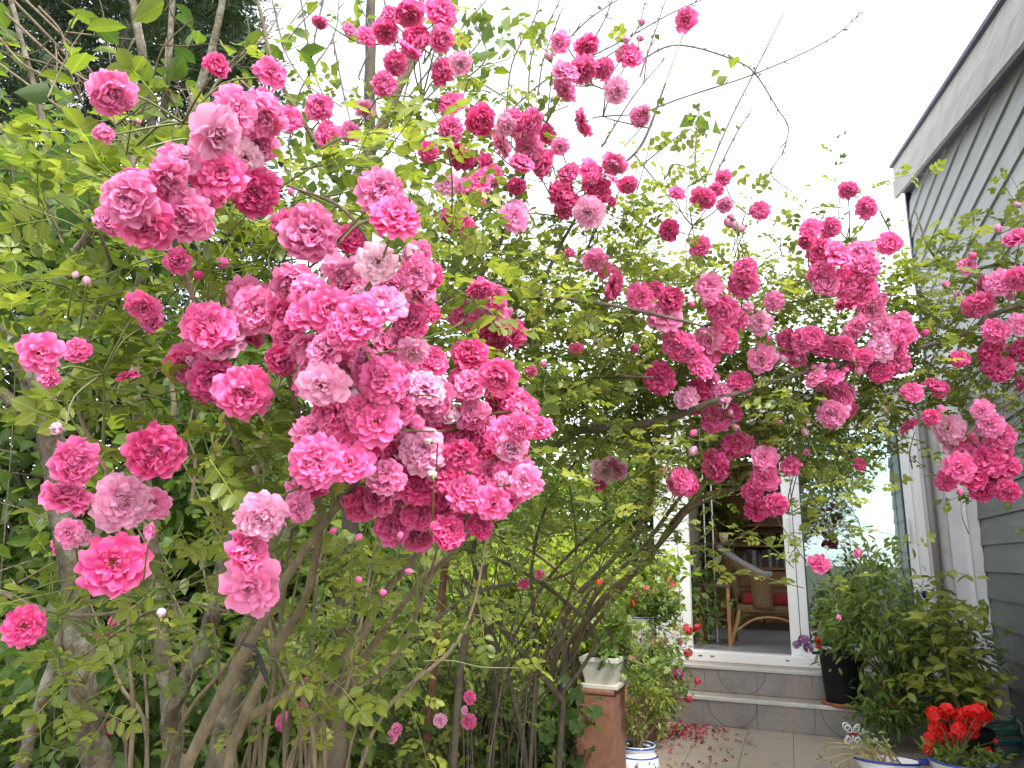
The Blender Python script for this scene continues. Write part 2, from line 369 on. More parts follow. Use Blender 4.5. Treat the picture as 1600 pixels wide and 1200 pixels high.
def orient(dirs, normals):
    """rotation matrices (n,3,3): columns X,Y,Z with Y=dir, Z~normal"""
    Y = dirs/(np.linalg.norm(dirs, axis=1, keepdims=True)+1e-9)
    X = np.cross(Y, normals); X /= np.linalg.norm(X, axis=1, keepdims=True)+1e-9
    Z = np.cross(X, Y)
    return np.stack([X, Y, Z], -1)
BLOOMS = []        # (centre, radius) of every rose placed
class Leaves:
    """collects leaf placements; the first/nearest `parts` become objects of their own, the rest one mesh"""
    def __init__(s, variants): s.vars = variants; s.pos = []; s.R = []; s.sc = []; s.tint = []
    def clear_of(s, blooms, keep=.12):
        """drop leaves that grow right before a bloom: the flowers stand out of the foliage"""
        P = np.vstack(s.pos); R = np.concatenate(s.R); sc = np.concatenate(s.sc); ti = np.concatenate(s.tint)
        C = P + R[:, :, 1]*sc[:, None]*.5; ok = np.ones(len(P), bool)
        for b, r in blooms:
            a = unit(np.asarray(b)-CAM); v = C-CAM; t = v @ a; off = np.linalg.norm(v-t[:, None]*a, axis=1)*(np.linalg.norm(b-CAM)/np.maximum(t, .05))
            ok &= ~((t < np.linalg.norm(b-CAM)+.02) & (off < r+sc*.25))
        ok |= RNG.uniform(0, 1, len(P)) < keep
        s.pos, s.R, s.sc, s.tint = [P[ok]], [R[ok]], [sc[ok]], [ti[ok]]
    def add(s, P, R, sc, tint): s.pos.append(P); s.R.append(R); s.sc.append(sc); s.tint.append(tint)
    def build(s, material, parent, part_name='leaf', parts=0, rest='foliage', prefix='x'):
        if not s.pos: return
        P = np.vstack(s.pos); R = np.concatenate(s.R); sc = np.concatenate(s.sc); ti = np.concatenate(s.tint)
        vi = RNG.integers(0, len(s.vars), len(P))
        d = (P-CAM) @ FWD; q = (P-CAM); px = 800+F*(q@RGT)/np.maximum(d, .1); py = 600-F*(q@UPV)/np.maximum(d, .1)
        inview = (d > .2) & (px > -20) & (px < 1620) & (py > -20) & (py < 1220)
        score = np.where(inview, d/sc, 1e6+d); order = np.argsort(score)
        pi, ri = order[:parts], order[parts:]
        pi = pi[score[pi] < 1e6] if len(pi) else pi
        if parts: ri = np.setdiff1d(np.arange(len(P)), pi)
        if len(pi):
            tb = 5; meshes = {}
            for v in range(len(s.vars)):
                V, T, al, ac, t0 = s.vars[v]
                for b in range(tb):
                    meshes[v, b] = mesh_from(prefix+'_leaf', V, T, {'tint': t0+(b+.5)/tb, 'along': al, 'across': ac}, [material])
            for i in pi:
                b = int(min(tb-1, max(0, ti[i]*tb)))
                M = np.eye(4); M[:3, :3] = R[i]*sc[i]; M[:3, 3] = P[i]
                put(part_name, meshes[int(vi[i]), b], parent, Matrix(M.tolist()))
        if len(ri):
            Vs, Ts, A1, A2, A3 = [], [], [], [], []; k = 0
            for v in range(len(s.vars)):
                idx = ri[vi[ri] == v]
                if not len(idx): continue
                V, T, al, ac, t0 = s.vars[v]; m = len(V)
                W = np.einsum('nij,mj->nmi', R[idx]*sc[idx][:, None, None], V) + P[idx][:, None, :]
                Vs.append(W.reshape(-1, 3)); Ts.append((T[None] + (np.arange(len(idx))*m)[:, None, None]).reshape(-1, 3)+k); k += m*len(idx)
                A1.append((ti[idx][:, None]+t0[None]).ravel()); A2.append(np.tile(al, len(idx))); A3.append(np.tile(ac, len(idx)))
            o = put(rest, mesh_from(rest, np.vstack(Vs), np.vstack(Ts), {'tint': np.concatenate(A1), 'along': np.concatenate(A2), 'across': np.concatenate(A3)}, [material]), parent)
            o['kind'] = 'stuff'
            return o
def unit(v): return v/(np.linalg.norm(v, axis=-1, keepdims=True)+1e-9)
def rnd_dirs(n, zbias=0.0, zsc=0.6):
    v = RNG.normal(0, 1, (n, 3)); v[:, 2] = v[:, 2]*zsc + zbias; return unit(v)
def up_normals(n, spread=0.6, bias=(0, 0, 1)):
    return unit(np.array(bias)[None] + RNG.normal(0, spread, (n, 3)))
def spray(stems, leaves, p0, direction, length, leaf=0.085, every=0.035, droop=0.35, rad=0.0022, tint=(0.3, 0.8), wig=0.35, guard=False):
    """a leafy shoot: thin stem bending under its weight with alternating leaves"""
    n = max(4, int(length/0.06)); P = [np.array(p0, float)]; d = unit(np.array(direction, float)); st = length/n
    for i in range(n):
        d = unit(d + RNG.normal(0, wig, 3)*0.35 + np.array([0, 0, -droop])*st*2.2); P.append(P[-1]+d*st)
    P = np.array(P)
    if guard and len(BLOOMS):
        for b, r in BLOOMS:
            if np.linalg.norm(b-P[0]) > .9: continue
            db = np.linalg.norm(b-CAM); a = (b-CAM)/db; v = P-CAM; t = v @ a; off = np.linalg.norm(v-t[:, None]*a, axis=1)*db/np.maximum(t, .05)
            if ((t < db+.01) & (off < r)).any(): return P
    stems.add(P[::2] if len(P) > 5 else P, [rad*1.1, rad*0.45], 5, 0, 3)
    m = int(length/every); t = np.linspace(0.12, 1.0, m); seg = t*(len(P)-1); i0 = np.minimum(seg.astype(int), len(P)-2)
    pos = P[i0] + (P[i0+1]-P[i0])*(seg-i0)[:, None]; T = unit(P[i0+1]-P[i0])
    side = unit(np.cross(T, np.array([0, 0, 1.0]))); sg = np.where(np.arange(m) % 2, 1, -1)[:, None]
    D = unit(T*0.55 + side*sg*0.9 + RNG.normal(0, .35, (m, 3)) + np.array([0, 0, 0.08]))
    leaves.add(pos, orient(D, up_normals(m, .45)), leaf*RNG.uniform(.65, 1.15, m), np.clip(RNG.uniform(*tint, m) + 0.15*(t-.5), 0, 1))
    return P
def in_ellipse(n):
    a = RNG.uniform(0, 2*np.pi, n); r = np.sqrt(RNG.uniform(0, 1, n)); return r*np.cos(a), r*np.sin(a)

# ================================================================== SETTING
M_SOIL = simple('garden_soil', (0.035, 0.03, 0.018), (0.07, 0.085, 0.03), 3, 0.95, 0.6, 40)
gr = MB(); gr.box(-300, 300, -300, 300, -0.30, -0.12); g = gr.build('ground', M_SOIL); tag(g, kind='structure')
M_MORTAR = simple('mortar', (0.16, 0.135, 0.11), (0.21, 0.18, 0.15), 15, 0.9, 0.3)
TX0, TX1, TY0, TY1 = -1.15, 1.42, -2.5, 6.36
tr_ = MB(); tr_.box(TX0, TX1, TY0, TY1, -0.2, -0.006); terrace = tr_.build('terrace', M_MORTAR); tag(terrace, kind='structure')

def tile_mat(name, ztop=None, x0=0.0):
    """stoneware with a printed pattern; the risers carry a ring and leaf pattern, the floor a marbled one"""
    m, nt, N, L, b = mat(name)
    geo = N.new('ShaderNodeNewGeometry'); sp = N.new('ShaderNodeSeparateXYZ'); L.new(geo.outputs['Position'], sp.inputs[0])
    n1 = noise(N, 5, 8, 0.7, geo.outputs['Position'], L); n2 = noise(N, 60, 4, 0.6, geo.outputs['Position'], L)
    def mth(op, a, b_=None, c=None):
        k = N.new('ShaderNodeMath'); k.operation = op
        for i, v in enumerate((a, b_, c)):
            if v is None: continue
            if isinstance(v, (int, float)): k.inputs[i].default_value = v
            else: L.new(v, k.inputs[i])
        return k.outputs[0]
    if ztop is None:
        base = ramp(N, [(0.25, (0.22, 0.18, 0.135)), (0.45, (0.32, 0.275, 0.22)), (0.62, (0.36, 0.285, 0.215)), (0.8, (0.26, 0.235, 0.205))])
        L.new(n1.outputs[0], base.inputs[0]); out = base.outputs[0]
        b.inputs['Roughness'].default_value = 0.45
    else:
        base = ramp(N, [(0.3, (0.175, 0.16, 0.145)), (0.6, (0.25, 0.228, 0.208)), (0.75, (0.20, 0.188, 0.178))]); L.new(n1.outputs[0], base.inputs[0])
        P = 0.82
        xm = mth('SUBTRACT', mth('PINGPONG', mth('SUBTRACT', sp.outputs[0], x0), P/2), 0.0)      # 0 at ring centre .. P/2 at leaf axis
        dz = mth('SUBTRACT', sp.outputs[2], ztop)
        rr = mth('SQRT', mth('ADD', mth('MULTIPLY', xm, xm), mth('MULTIPLY', dz, dz)))
        ring = mth('LESS_THAN', mth('ABSOLUTE', mth('SUBTRACT', rr, 0.185)), 0.006)
        ring2 = mth('LESS_THAN', mth('ABSOLUTE', mth('SUBTRACT', rr, 0.10)), 0.0025)
        ang = mth('ARCTAN2', dz, xm); spoke = mth('LESS_THAN', mth('ABSOLUTE', mth('SUBTRACT', mth('PINGPONG', ang, 0.26), 0.13)), 0.012)
        spoke = mth('MULTIPLY', spoke, mth('LESS_THAN', rr, 0.18))
        xl = mth('SUBTRACT', P/2, xm)                                                               # distance from leaf axis
        leafz = mth('LESS_THAN', xl, 0.075)
        chev = mth('PINGPONG', mth('ADD', dz, mth('MULTIPLY', xl, 0.6)), 0.03)
        leaf = mth('MULTIPLY', leafz, mth('GREATER_THAN', chev, 0.006)); leaf = mth('MULTIPLY', leaf, mth('GREATER_THAN', xl, 0.006))
        pale = mth('MAXIMUM', mth('MAXIMUM', mth('MULTIPLY', leafz, mth('SUBTRACT', 1.0, leaf)), spoke), ring2)
        def over(col, fac, rgb, amt):
            x = N.new('ShaderNodeMix'); x.data_type = 'RGBA'; L.new(mth('MULTIPLY', fac, amt), x.inputs[0]); L.new(col, x.inputs[6]); x.inputs[7].default_value = (*rgb, 1); return x.outputs[2]
        out = over(base.outputs[0], leaf, (0.28, 0.19, 0.14), 0.5); out = over(out, pale, (0.30, 0.285, 0.265), 0.4); out = over(out, ring, (0.07, 0.07, 0.09), 0.5)
        b.inputs['Roughness'].default_value = 0.35
    x = N.new('ShaderNodeMix'); x.data_type = 'RGBA'; x.blend_type = 'MULTIPLY'; x.inputs[0].default_value = 0.35
    r2 = ramp(N, [(0.3, (0.6, 0.56, 0.5)), (0.6, (1, 1, 1))]); L.new(n2.outputs[0], r2.inputs[0]); L.new(out, x.inputs[6]); L.new(r2.outputs[0], x.inputs[7])
    L.new(x.outputs[2], b.inputs['Base Color'])
    return m
M_TILE = tile_mat('floor_tile')
tb_ = MB(); tb_.box(-.162, .162, -.162, .162, -.02, 0.0, bev=.003); t0 = tb_.build('tile', M_TILE, terrace); t_me = t0.data; bpy.data.objects.remove(t0)
for i in range(8):
    for j in range(16):
        x = TX0+.10+.165+i*.327; y = 6.34-.165-j*.327
        if x > TX1-.1: continue
        o = put('tile', t_me, terrace, Matrix.Translation((x, y, random.uniform(-.001, .0015))) @ Matrix.Rotation(random.choice((0, 1, 2, 3))*math.pi/2, 4, 'Z'))

# ------------------------------------------------------------------ door steps
YR1, YR2, YF, Z1, Z2, ZF = 6.33, 6.58, 6.86, 0.205, 0.405, 0.50
M_R1 = tile_mat('riser_tile_lower', Z1-.02, -0.50); M_R2 = tile_mat('riser_tile_upper', Z2-.02, -0.44)
M_NOSE = simple('step_nosing', (0.40, 0.39, 0.36), (0.52, 0.50, 0.47), 12, 0.4)
M_CONC = simple('step_concrete', (0.20, 0.19, 0.18), (0.30, 0.28, 0.26), 9, 0.9, 0.4)
steps = thing('door_steps', (-.3, 6.6, 0), 'two grey patterned tile steps leading up to the open glass door', 'steps')
b = MB(); b.box(-1.14, 1.42, YR1+.012, YF+.1, -.1, Z1-.014); b.box(-1.14, 1.42, YR2+.012, YF+.1, Z1-.014, Z2-.014); b.build('core', M_CONC, steps)
def piece(name, x0, x1, y0, y1, z0, z1, m, parent, bev=.002): return MB().box(x0, x1, y0, y1, z0, z1, bev=bev).build(name, m, parent)
for k in range(7):
    xa = -1.12+.41*k-.02; xb = min(xa+.4085, 1.415)
    if xb-xa < .05: continue
    piece('riser_tile', xa, xb, YR1, YR1+.014, 0.001, Z1-.016, M_R1, steps); piece('riser_tile', xa, xb, YR2, YR2+.014, Z1+.002, Z2-.016, M_R2, steps)
    piece('tread_tile', xa, xb, YR1+.03, YR2-.002, Z1-.015, Z1, M_TILE, steps); piece('tread_tile', xa, xb, YR2+.03, YF, Z2-.015, Z2, M_TILE, steps)
piece('nosing', -1.14, .40, YR1-.012, YR1+.032, Z1-.022, Z1+.006, M_NOSE, steps, .005)
piece('nosing', -1.14, .40, YR2-.012, YR2+.032, Z2-.022, Z2+.006, M_NOSE, steps, .005)
piece('edge_strip', .402, 1.415, YR1-.004, YR1+.03, Z1-.02, Z1+.001, M_CONC, steps); piece('edge_strip', .402, 1.415, YR2-.004, YR2+.03, Z2-.02, Z2+.001, M_CONC, steps)

# ------------------------------------------------------------------ sunroom with sliding door
M_PVC = simple('white_pvc', (0.70, 0.69, 0.67), (0.78, 0.77, 0.76), 3, 0.35)
M_RENDER = simple('white_render', (0.60, 0.57, 0.57), (0.70, 0.67, 0.67), 5, 0.8, 0.2, 80)
M_INWALL = simple('room_wall', (0.30, 0.25, 0.19), (0.38, 0.33, 0.26), 4, 0.9)
M_INFLOOR = simple('room_floor', (0.22, 0.23, 0.24), (0.34, 0.35, 0.36), 7, 0.35)
M_GASKET = simple('gasket', (0.02, 0.03, 0.05), (0.04, 0.05, 0.08), 9, 0.6)
def glass_mat(name, refl=0.13):
    m, nt, N, L, b = mat(name); N.remove(b)
    tr = N.new('ShaderNodeBsdfTransparent'); tr.inputs[0].default_value = (0.80, 0.86, 0.85, 1)
    gl = N.new('ShaderNodeBsdfGlossy'); gl.inputs['Roughness'].default_value = 0.01; gl.inputs['Color'].default_value = (0.82, 0.94, 0.96, 1)
    lw = N.new('ShaderNodeLayerWeight'); lw.inputs['Blend'].default_value = 0.35
    mr = N.new('ShaderNodeMapRange'); mr.inputs[3].default_value = refl; mr.inputs[4].default_value = 0.9; L.new(lw.outputs['Fresnel'], mr.inputs[0])
    ms = N.new('ShaderNodeMixShader'); L.new(mr.outputs[0], ms.inputs[0]); L.new(tr.outputs[0], ms.inputs[1]); L.new(gl.outputs[0], ms.inputs[2])
    L.new(ms.outputs[0], N['Material Output'].inputs['Surface']); return m
M_GLASS = glass_mat('window_glass')
XW = 1.428; ZT = 2.56
sr = thing('sunroom', (0, YF, 0), 'white glazed sunroom with a sliding door standing open onto tiled steps', 'building')
b = MB()
b.box(-1.16, -.945, YF, YF+.14, 0, ZT); b.build('wall', M_RENDER, sr)
MB().box(.965, 1.06, YF-.02, YF+.12, 0, ZT).box(1.06, 1.20, YF+.02, YF+.12, 0, ZT).box(1.20, XW-.012, YF-.012, YF+.12, 0, ZT).build('wall', M_RENDER, sr)
MB().box(.985, 1.035, YF-.035, YF-.0201, Z2, ZT, bev=.004).build('cover_strip', M_PVC, sr)
MB().box(1.30, 1.335, YF-.024, YF-.0121, Z2, ZT, bev=.004).build('cover_strip', M_PVC, sr)
MB().box(-1.16, XW-.012, YF, YF+.14, ZT-.18+.18, ZT+.12).build('fascia', M_PVC, sr)
MB().box(-1.02, -.01+.99, YF-.03, YF+.10, Z2+.001, ZF-.012, bev=.006).build('threshold', M_PVC, sr)
for x in (-.80, -.70, -.10): MB().box(x, x+.03, YF-.0335, YF-.0302, ZF-.052, ZF-.043).build('drain_slot', M_GASKET, sr)
MB().box(-.945, -.855, YF-.012, YF+.10, ZF-.02, ZT-.002, bev=.006).build('jamb', M_PVC, sr)
MB().box(-.855, .965, YF-.012, YF+.10, ZT-.10, ZT-.002, bev=.006).build('head_frame', M_PVC, sr)
def leafpanel(name, x0, x1, y, st, lab, hx):
    p = MB(); z0, z1 = ZF-.012, ZT-.10
    p.box(x0, x0+st, y, y+.045, z0, z1, bev=.005); p.box(x1-st, x1, y, y+.045, z0, z1, bev=.005)
    p.box(x0+st-.002, x1-st+.002, y+.001, y+.044, z0, z0+.085); p.box(x0+st-.002, x1-st+.002, y+.001, y+.044, z1-.085, z1)
    o = p.build(name, M_PVC, sr); o['label'] = lab
    MB().box(x0+st-.004, x1-st+.004, y+.018, y+.026, z0+.08, z1-.08).build('glass_pane', M_GLASS, o)
    for xx in (x0+st, x1-st): MB().box(xx-.006, xx+.006, y-.001, y+.0005, z0+.085, z1-.085).build('gasket', M_GASKET, o)
    MB().box(hx, hx+.02, y-.03, y-.002, 1.42, 1.62, bev=.006).build('door_handle', M_PVC, o)
    return o
leafpanel('sliding_door', -.05, .93, YF+.048, .085, 'white sliding door leaf pushed open behind the fixed pane', -.02)
leafpanel('fixed_pane', .035, .965, YF-.002, .07, 'fixed glass leaf reflecting the bright sky', .90)
# room shell
MB().box(-1.16, -1.02, YF+.14, 10.4, 0, ZT).build('side_wall', M_INWALL, sr)
MB().box(-1.16, XW-.012, 10.4, 10.55, 0, ZT).build('back_wall', M_INWALL, sr)
MB().box(-1.02, XW-.012, YF+.10, 10.4, 0, ZF-.02).build('floor', M_INFLOOR, sr)
MB().box(-1.16, XW-.012, YF-.1, 10.6, ZT+.121, ZT+.2).build('roof', M_PVC, sr)
MB().box(-1.02, XW-.012, YF+.141, 10.4, ZT+.05, ZT+.119).build('ceiling', M_INWALL, sr)

# ------------------------------------------------------------------ house wing with dark boards
def wood_mat(name, c0, c1, c2, rough=0.75):
    m, nt, N, L, b = mat(name); tc = N.new('ShaderNodeTexCoord'); mp = N.new('ShaderNodeMapping'); mp.inputs['Scale'].default_value = (6, 0.7, 9)
    oi = N.new('ShaderNodeObjectInfo'); L.new(tc.outputs['Object'], mp.inputs[0])
    ad = N.new('ShaderNodeVectorMath'); ad.operation = 'ADD'; L.new(mp.outputs[0], ad.inputs[0])
    sc = N.new('ShaderNodeMath'); sc.operation = 'MULTIPLY'; sc.inputs[1].default_value = 37; L.new(oi.outputs['Random'], sc.inputs[0]); L.new(sc.outputs[0], ad.inputs[1])
    n = noise(N, 3, 8, 0.7, ad.outputs[0], L); r = ramp(N, [(0.25, c0), (0.5, c1), (0.78, c2)]); L.new(n.outputs[0], r.inputs[0])
    hv = N.new('ShaderNodeHueSaturation'); mr = N.new('ShaderNodeMapRange'); mr.inputs[3].default_value = .86; mr.inputs[4].default_value = 1.14
    L.new(oi.outputs['Random'], mr.inputs[0]); L.new(mr.outputs[0], hv.inputs['Value']); L.new(r.outputs[0], hv.inputs['Color']); L.new(hv.outputs[0], b.inputs['Base Color'])
    b.inputs['Roughness'].default_value = rough
    bp = N.new('ShaderNodeBump'); bp.inputs['Strength'].default_value = .35; bp.inputs['Distance'].default_value = .006; L.new(n.outputs[0], bp.inputs['Height']); L.new(bp.outputs[0], b.inputs['Normal'])
    return m
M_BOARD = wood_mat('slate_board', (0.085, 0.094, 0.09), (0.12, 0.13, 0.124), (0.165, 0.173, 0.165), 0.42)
M_UPBOARD = wood_mat('pale_upper_board', (0.17, 0.175, 0.168), (0.255, 0.26, 0.25), (0.34, 0.34, 0.325), 0.6)  # paler grey than the slate boards, used high on the wall
M_FASCIA = wood_mat('weathered_fascia', (0.24, 0.22, 0.21), (0.37, 0.345, 0.33), (0.47, 0.445, 0.425), 0.7)
M_TRIM = simple('dark_trim', (0.03, 0.035, 0.06), (0.05, 0.06, 0.09), 8, 0.6)
hw = thing('house', (XW, 6, 0), 'house wing clad in dark slate grey boards under a pale verge board', 'building')
XF = XW-.12
pa, pb = hitx(1572, 0, XF), hitx(1395, 262, XF); q1, q2 = hitx(1600, 15, XF), hitx(1398, 285, XF); c1, c2 = hitx(1600, 72, XF), hitx(1403, 308, XF)
def yz(a, b_, y): t = (y-a[1])/(b_[1]-a[1]); return a[2]+(b_[2]-a[2])*t
YE = pb[1]; YS = 1.8
top = lambda y: yz(pa, pb, y); mid = lambda y: yz(q1, q2, y); low = lambda y: yz(c1, c2, y)
MB().poly([(XF, YS, mid(YS)+.026), (XF, YE, mid(YE)+.026), (XF, YE, top(YE)-.002), (XF, YS, top(YS)-.002)], (.011, 0, 0)).build('verge_board', M_FASCIA, hw)
MB().poly([(XF-.022, YS, low(YS)), (XF-.022, YE-.02, low(YE-.02)), (XF-.022, YE-.02, mid(YE-.02)), (XF-.022, YS, mid(YS))], (.033, 0, 0)).build('verge_board', M_FASCIA, hw)
MB().poly([(XF+.012, YS, mid(YS)-.03), (XF+.012, YE-.03, mid(YE-.03)-.03), (XF+.012, YE-.03, mid(YE-.03)+.06), (XF+.012, YS, mid(YS)+.06)], (.015, 0, 0)).build('batten', M_TRIM, hw)
MB().poly([(XF-.03, YS, top(YS)), (XF-.03, YE+.03, top(YE+.03)), (XF-.03, YE+.03, top(YE+.03)+.03), (XF-.03, YS, top(YS)+.03)], (3.2, 0, 0)).build('roof', M_TRIM, hw)
MB().poly([(XF+.036, YS, low(YS)+.05), (XF+.036, YE-.03, low(YE-.03)+.05), (XF+.036, YE-.03, low(YE-.03)+.07), (XF+.036, YS, low(YS)+.07)], (.09, 0, 0)).build('soffit', M_TRIM, hw)
YB = 8.25
MB().poly([(XW+.02, YS, -.1), (XW+.02, YB, -.1), (XW+.02, YB, min(top(7.4), top(YB))), (XW+.02, YS, top(YS)-.01)], (3, 0, 0)).build('wall', M_TRIM, hw)
MB().box(XW-.03, XW+.015, YB-.03, YB+.05, 2.5, top(7.6)+.02).build('corner_trim', M_TRIM, hw)
EX = 0.2; z = 0.0; k = 0
while z < 5.2:
    za, zb = z, z+EX-.004
    sl = (low(YE)-low(YS))/(YE-YS)
    ysa, ysb = max(YS, YS+(za-.06-low(YS))/sl), max(YS, YS+(zb-.06-low(YS))/sl)
    ye = YB-.03 if za > ZT+.2 else YF+.1
    if ye-ysb > .05:
        cuts = [None]; yj = ysb + ((k*1.37) % 2.4) + .5
        while yj < ye-.3: cuts.append(yj); yj += 2.4
        cuts.append(ye)
        for a, c in zip(cuts, cuts[1:]):
            a0, a1 = (ysa, ysb) if a is None else (a, a)
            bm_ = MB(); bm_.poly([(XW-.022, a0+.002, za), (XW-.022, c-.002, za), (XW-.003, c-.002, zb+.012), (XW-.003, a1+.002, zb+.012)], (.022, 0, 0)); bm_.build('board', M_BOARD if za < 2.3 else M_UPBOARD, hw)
    z += EX; k += 1
# rain pipe in front of the sunroom corner
M_PIPE = simple('rain_pipe', (0.15, 0.135, 0.125), (0.21, 0.19, 0.175), 5, 0.45)
M_WIRE = simple('wire', (0.45, 0.44, 0.38), (0.6, 0.58, 0.5), 8, 0.5)
rp = thing('drainpipe', (1.085, YF-.07, Z2), 'grey beige rain pipe running down the white sunroom corner', 'drainpipe')
MB().lathe([(.030, 0), (.030, 2.55-Z2)], (1.085, YF-.06, Z2), 20).build('pipe', M_PIPE, rp)
for z in (1.0, 2.1): MB().lathe([(.0345, 0), (.0345, .035)], (1.085, YF-.06, z), 20).box(1.075, 1.095, YF-.04, YF+.02, z+.008, z+.027).build('bracket', M_PIPE, rp)
tl = thing('wire_trellis', (1.16, YF, Z2), 'narrow cream wire ladder trellis fixed beside the rain pipe', 'trellis')
for x in (1.13, 1.185): MB().tube([(x, YF-.02, Z2), (x, YF-.02, 1.5), (x, YF-.02, 2.5)], [.004, .004, .004], 6).build('upright', M_WIRE, tl)
z = .5
while z < 2.5:
    MB().tube([(1.128, YF-.026, z), (1.187, YF-.026, z)], [.003, .003], 5, 0, 2).build('rung', M_WIRE, tl); 
    MB().tube([(1.128, YF-.014, z+.03), (1.187, YF-.014, z+.03)], [.003, .003], 5, 0, 2).build('rung', M_WIRE, tl); z += .17

# ------------------------------------------------------------------ inside the room
M_OAK = simple('orange_wood', (0.27, 0.11, 0.035), (0.42, 0.20, 0.07), 4, 0.5, stretch=(1, 1, 8))
M_DARKWOOD = simple('dark_wood', (0.05, 0.028, 0.015), (0.10, 0.055, 0.03), 5, 0.5)
M_WICKER = None
def wicker():
    m, nt, N, L, b = mat('wicker'); tc = N.new('ShaderNodeTexCoord')
    w1 = N.new('ShaderNodeTexWave'); w1.inputs['Scale'].default_value = 26; w1.bands_direction = 'Z'; L.new(tc.outputs['Object'], w1.inputs[0]); w1.inputs['Distortion'].default_value = 1.0
    w2 = N.new('ShaderNodeTexWave'); w2.inputs['Scale'].default_value = 16; w2.bands_direction = 'X'; L.new(tc.outputs['Object'], w2.inputs[0])
    mu = N.new('ShaderNodeMath'); mu.operation = 'MULTIPLY'; L.new(w1.outputs['Fac'], mu.inputs[0]); L.new(w2.outputs['Fac'], mu.inputs[1])
    r = ramp(N, [(0.0, (0.10, 0.052, 0.018)), (0.5, (0.27, 0.165, 0.065))]); L.new(mu.outputs[0], r.inputs[0]); L.new(r.outputs[0], b.inputs['Base Color'])
    bp = N.new('ShaderNodeBump'); bp.inputs['Strength'].default_value = .8; bp.inputs['Distance'].default_value = .01; L.new(mu.outputs[0], bp.inputs['Height']); L.new(bp.outputs[0], b.inputs['Normal'])
    b.inputs['Roughness'].default_value = .6; return m
M_WICKER = wicker()
M_CANEW = simple('cane_frame', (0.27, 0.15, 0.055), (0.36, 0.22, 0.09), 10, 0.5)
M_THROW = simple('grey_throw', (0.17, 0.165, 0.16), (0.28, 0.27, 0.26), 40, 0.95, 0.5)
M_RED = simple('red_cushion', (0.16, 0.006, 0.010), (0.24, 0.012, 0.018), 20, 0.9)
M_BOOK = [simple('book_%d' % i, c, tuple(min(1, v*1.3) for v in c), 9, 0.6) for i, c in enumerate([(0.05, 0.07, 0.10), (0.25, 0.23, 0.2), (0.11, 0.05, 0.04), (0.06, 0.09, 0.07), (0.4, 0.37, 0.33)])]
M_CLEAR = glass_mat('drinking_glass', 0.3)
M_CREAM = simple('cream_ceramic', (0.55, 0.46, 0.22), (0.66, 0.56, 0.30), 6, 0.35)
zf = ZF-.02
cy = 9.35
cab = thing('dresser', (-.85, cy, zf), 'tall orange wooden dresser with louvred doors and open shelves in the sunroom', 'dresser')
X0c = hity(1118, 900, cy)[0]; X1c = X0c + 1.55
zt = hity(1180, 886, cy)[2]                       # counter height
MB().box(X0c, X0c+.03, cy+.02, cy+.5, zf, 2.45).box(X1c-.03, X1c, cy+.02, cy+.5, zf, 2.45).box(X0c+.031, X1c-.031, cy+.47, cy+.5, zf, 2.45).build('carcass', M_OAK, cab)
MB().box(X0c-.02, X1c+.02, cy-.02, cy+.469, zt-.03, zt, bev=.005).build('counter', M_OAK, cab)
for i in range(3):
    a = X0c+.035+i*.5; d_ = MB().box(a, a+.48, cy+.0, cy+.018, zt-.22, zt-.045, bev=.004).build('drawer', M_OAK, cab)
    MB().lathe([(.014, 0), (.02, .012), (.012, .024)], (0, 0, 0), 12, Matrix.Translation((a+.24, cy, zt-.13)) @ Matrix.Rotation(math.pi/2, 4, 'X')).build('knob', M_DARKWOOD, d_)
    dd = MB().box(a, a+.48, cy+.014, cy+.018, zf+.08, zt-.23).build('louvre_door', M_OAK, cab)
    zz = zf+.1
    while zz < zt-.26:
        MB().box(a+.046, a+.434, -.004, .004, -.02, .02, M=Matrix.Translation((0, cy+.004, zz)) @ Matrix.Rotation(.6, 4, 'X')).build('slat', M_OAK, dd); zz += .045
MB().box(X0c+.03, X1c-.03, cy+.03, cy+.45, zf, zf+.075).build('plinth', M_DARKWOOD, cab)
zs1, zs2 = hity(1200, 851, cy)[2], hity(1200, 818, cy)[2]
for z in (zs1, zs2): MB().box(X0c+.031, X1c-.031, cy+.15, cy+.469, z-.025, z).build('shelf', M_OAK, cab)
lp = MB().box(X0c+.03, X0c+.42, cy+.13, cy+.148, zs2, 2.44).build('louvre_panel', M_OAK, cab)
zz = zs2+.04
while zz < 2.4: MB().box(X0c+.05, X0c+.40, -.004, .004, -.018, .018, M=Matrix.Translation((0, cy+.122, zz)) @ Matrix.Rotation(.6, 4, 'X')).build('slat', M_OAK, lp); zz += .045
BOOKC = ['dark blue', 'beige', 'brown', 'dark green', 'pale cream']
x = X0c+.28; i = 0
while x < X1c-.15:
    w = random.uniform(.022, .045); h = random.uniform(.15, .22)
    tag(MB().box(x, x+w, cy+.2, cy+.36, zt+.001, zt+h, bev=.002).build('book', M_BOOK[i % 5]), BOOKC[i % 5]+' book standing upright on the dresser counter behind the wicker chair', 'book', 'books on the dresser'); x += w+.002; i += 1
for i in range(11):
    x = X0c+.47+i*.085; h = random.uniform(.09, .15)
    tag(MB().lathe([(.025, 0), (.032, h), (.029, h), (.023, .008)], (x, cy+.24+.05*(i % 2), zs1), 14).build('drinking_glass', M_CLEAR), 'clear drinking glass on the dresser shelf', 'glass', 'glasses on the dresser shelf')
# wicker armchair seen from behind its side
c0 = hitz(1180, 1010, zf); CX, CY = hity(1205, 960, 7.75)[0], 7.75
ch = thing('wicker_armchair', (CX, CY, zf), 'wicker armchair with bent cane legs and red cushion inside the open door', 'armchair')
def L2(x, y, z): return (CX+x, CY+y, zf+z)
chM = Matrix.Translation((CX, CY, zf))
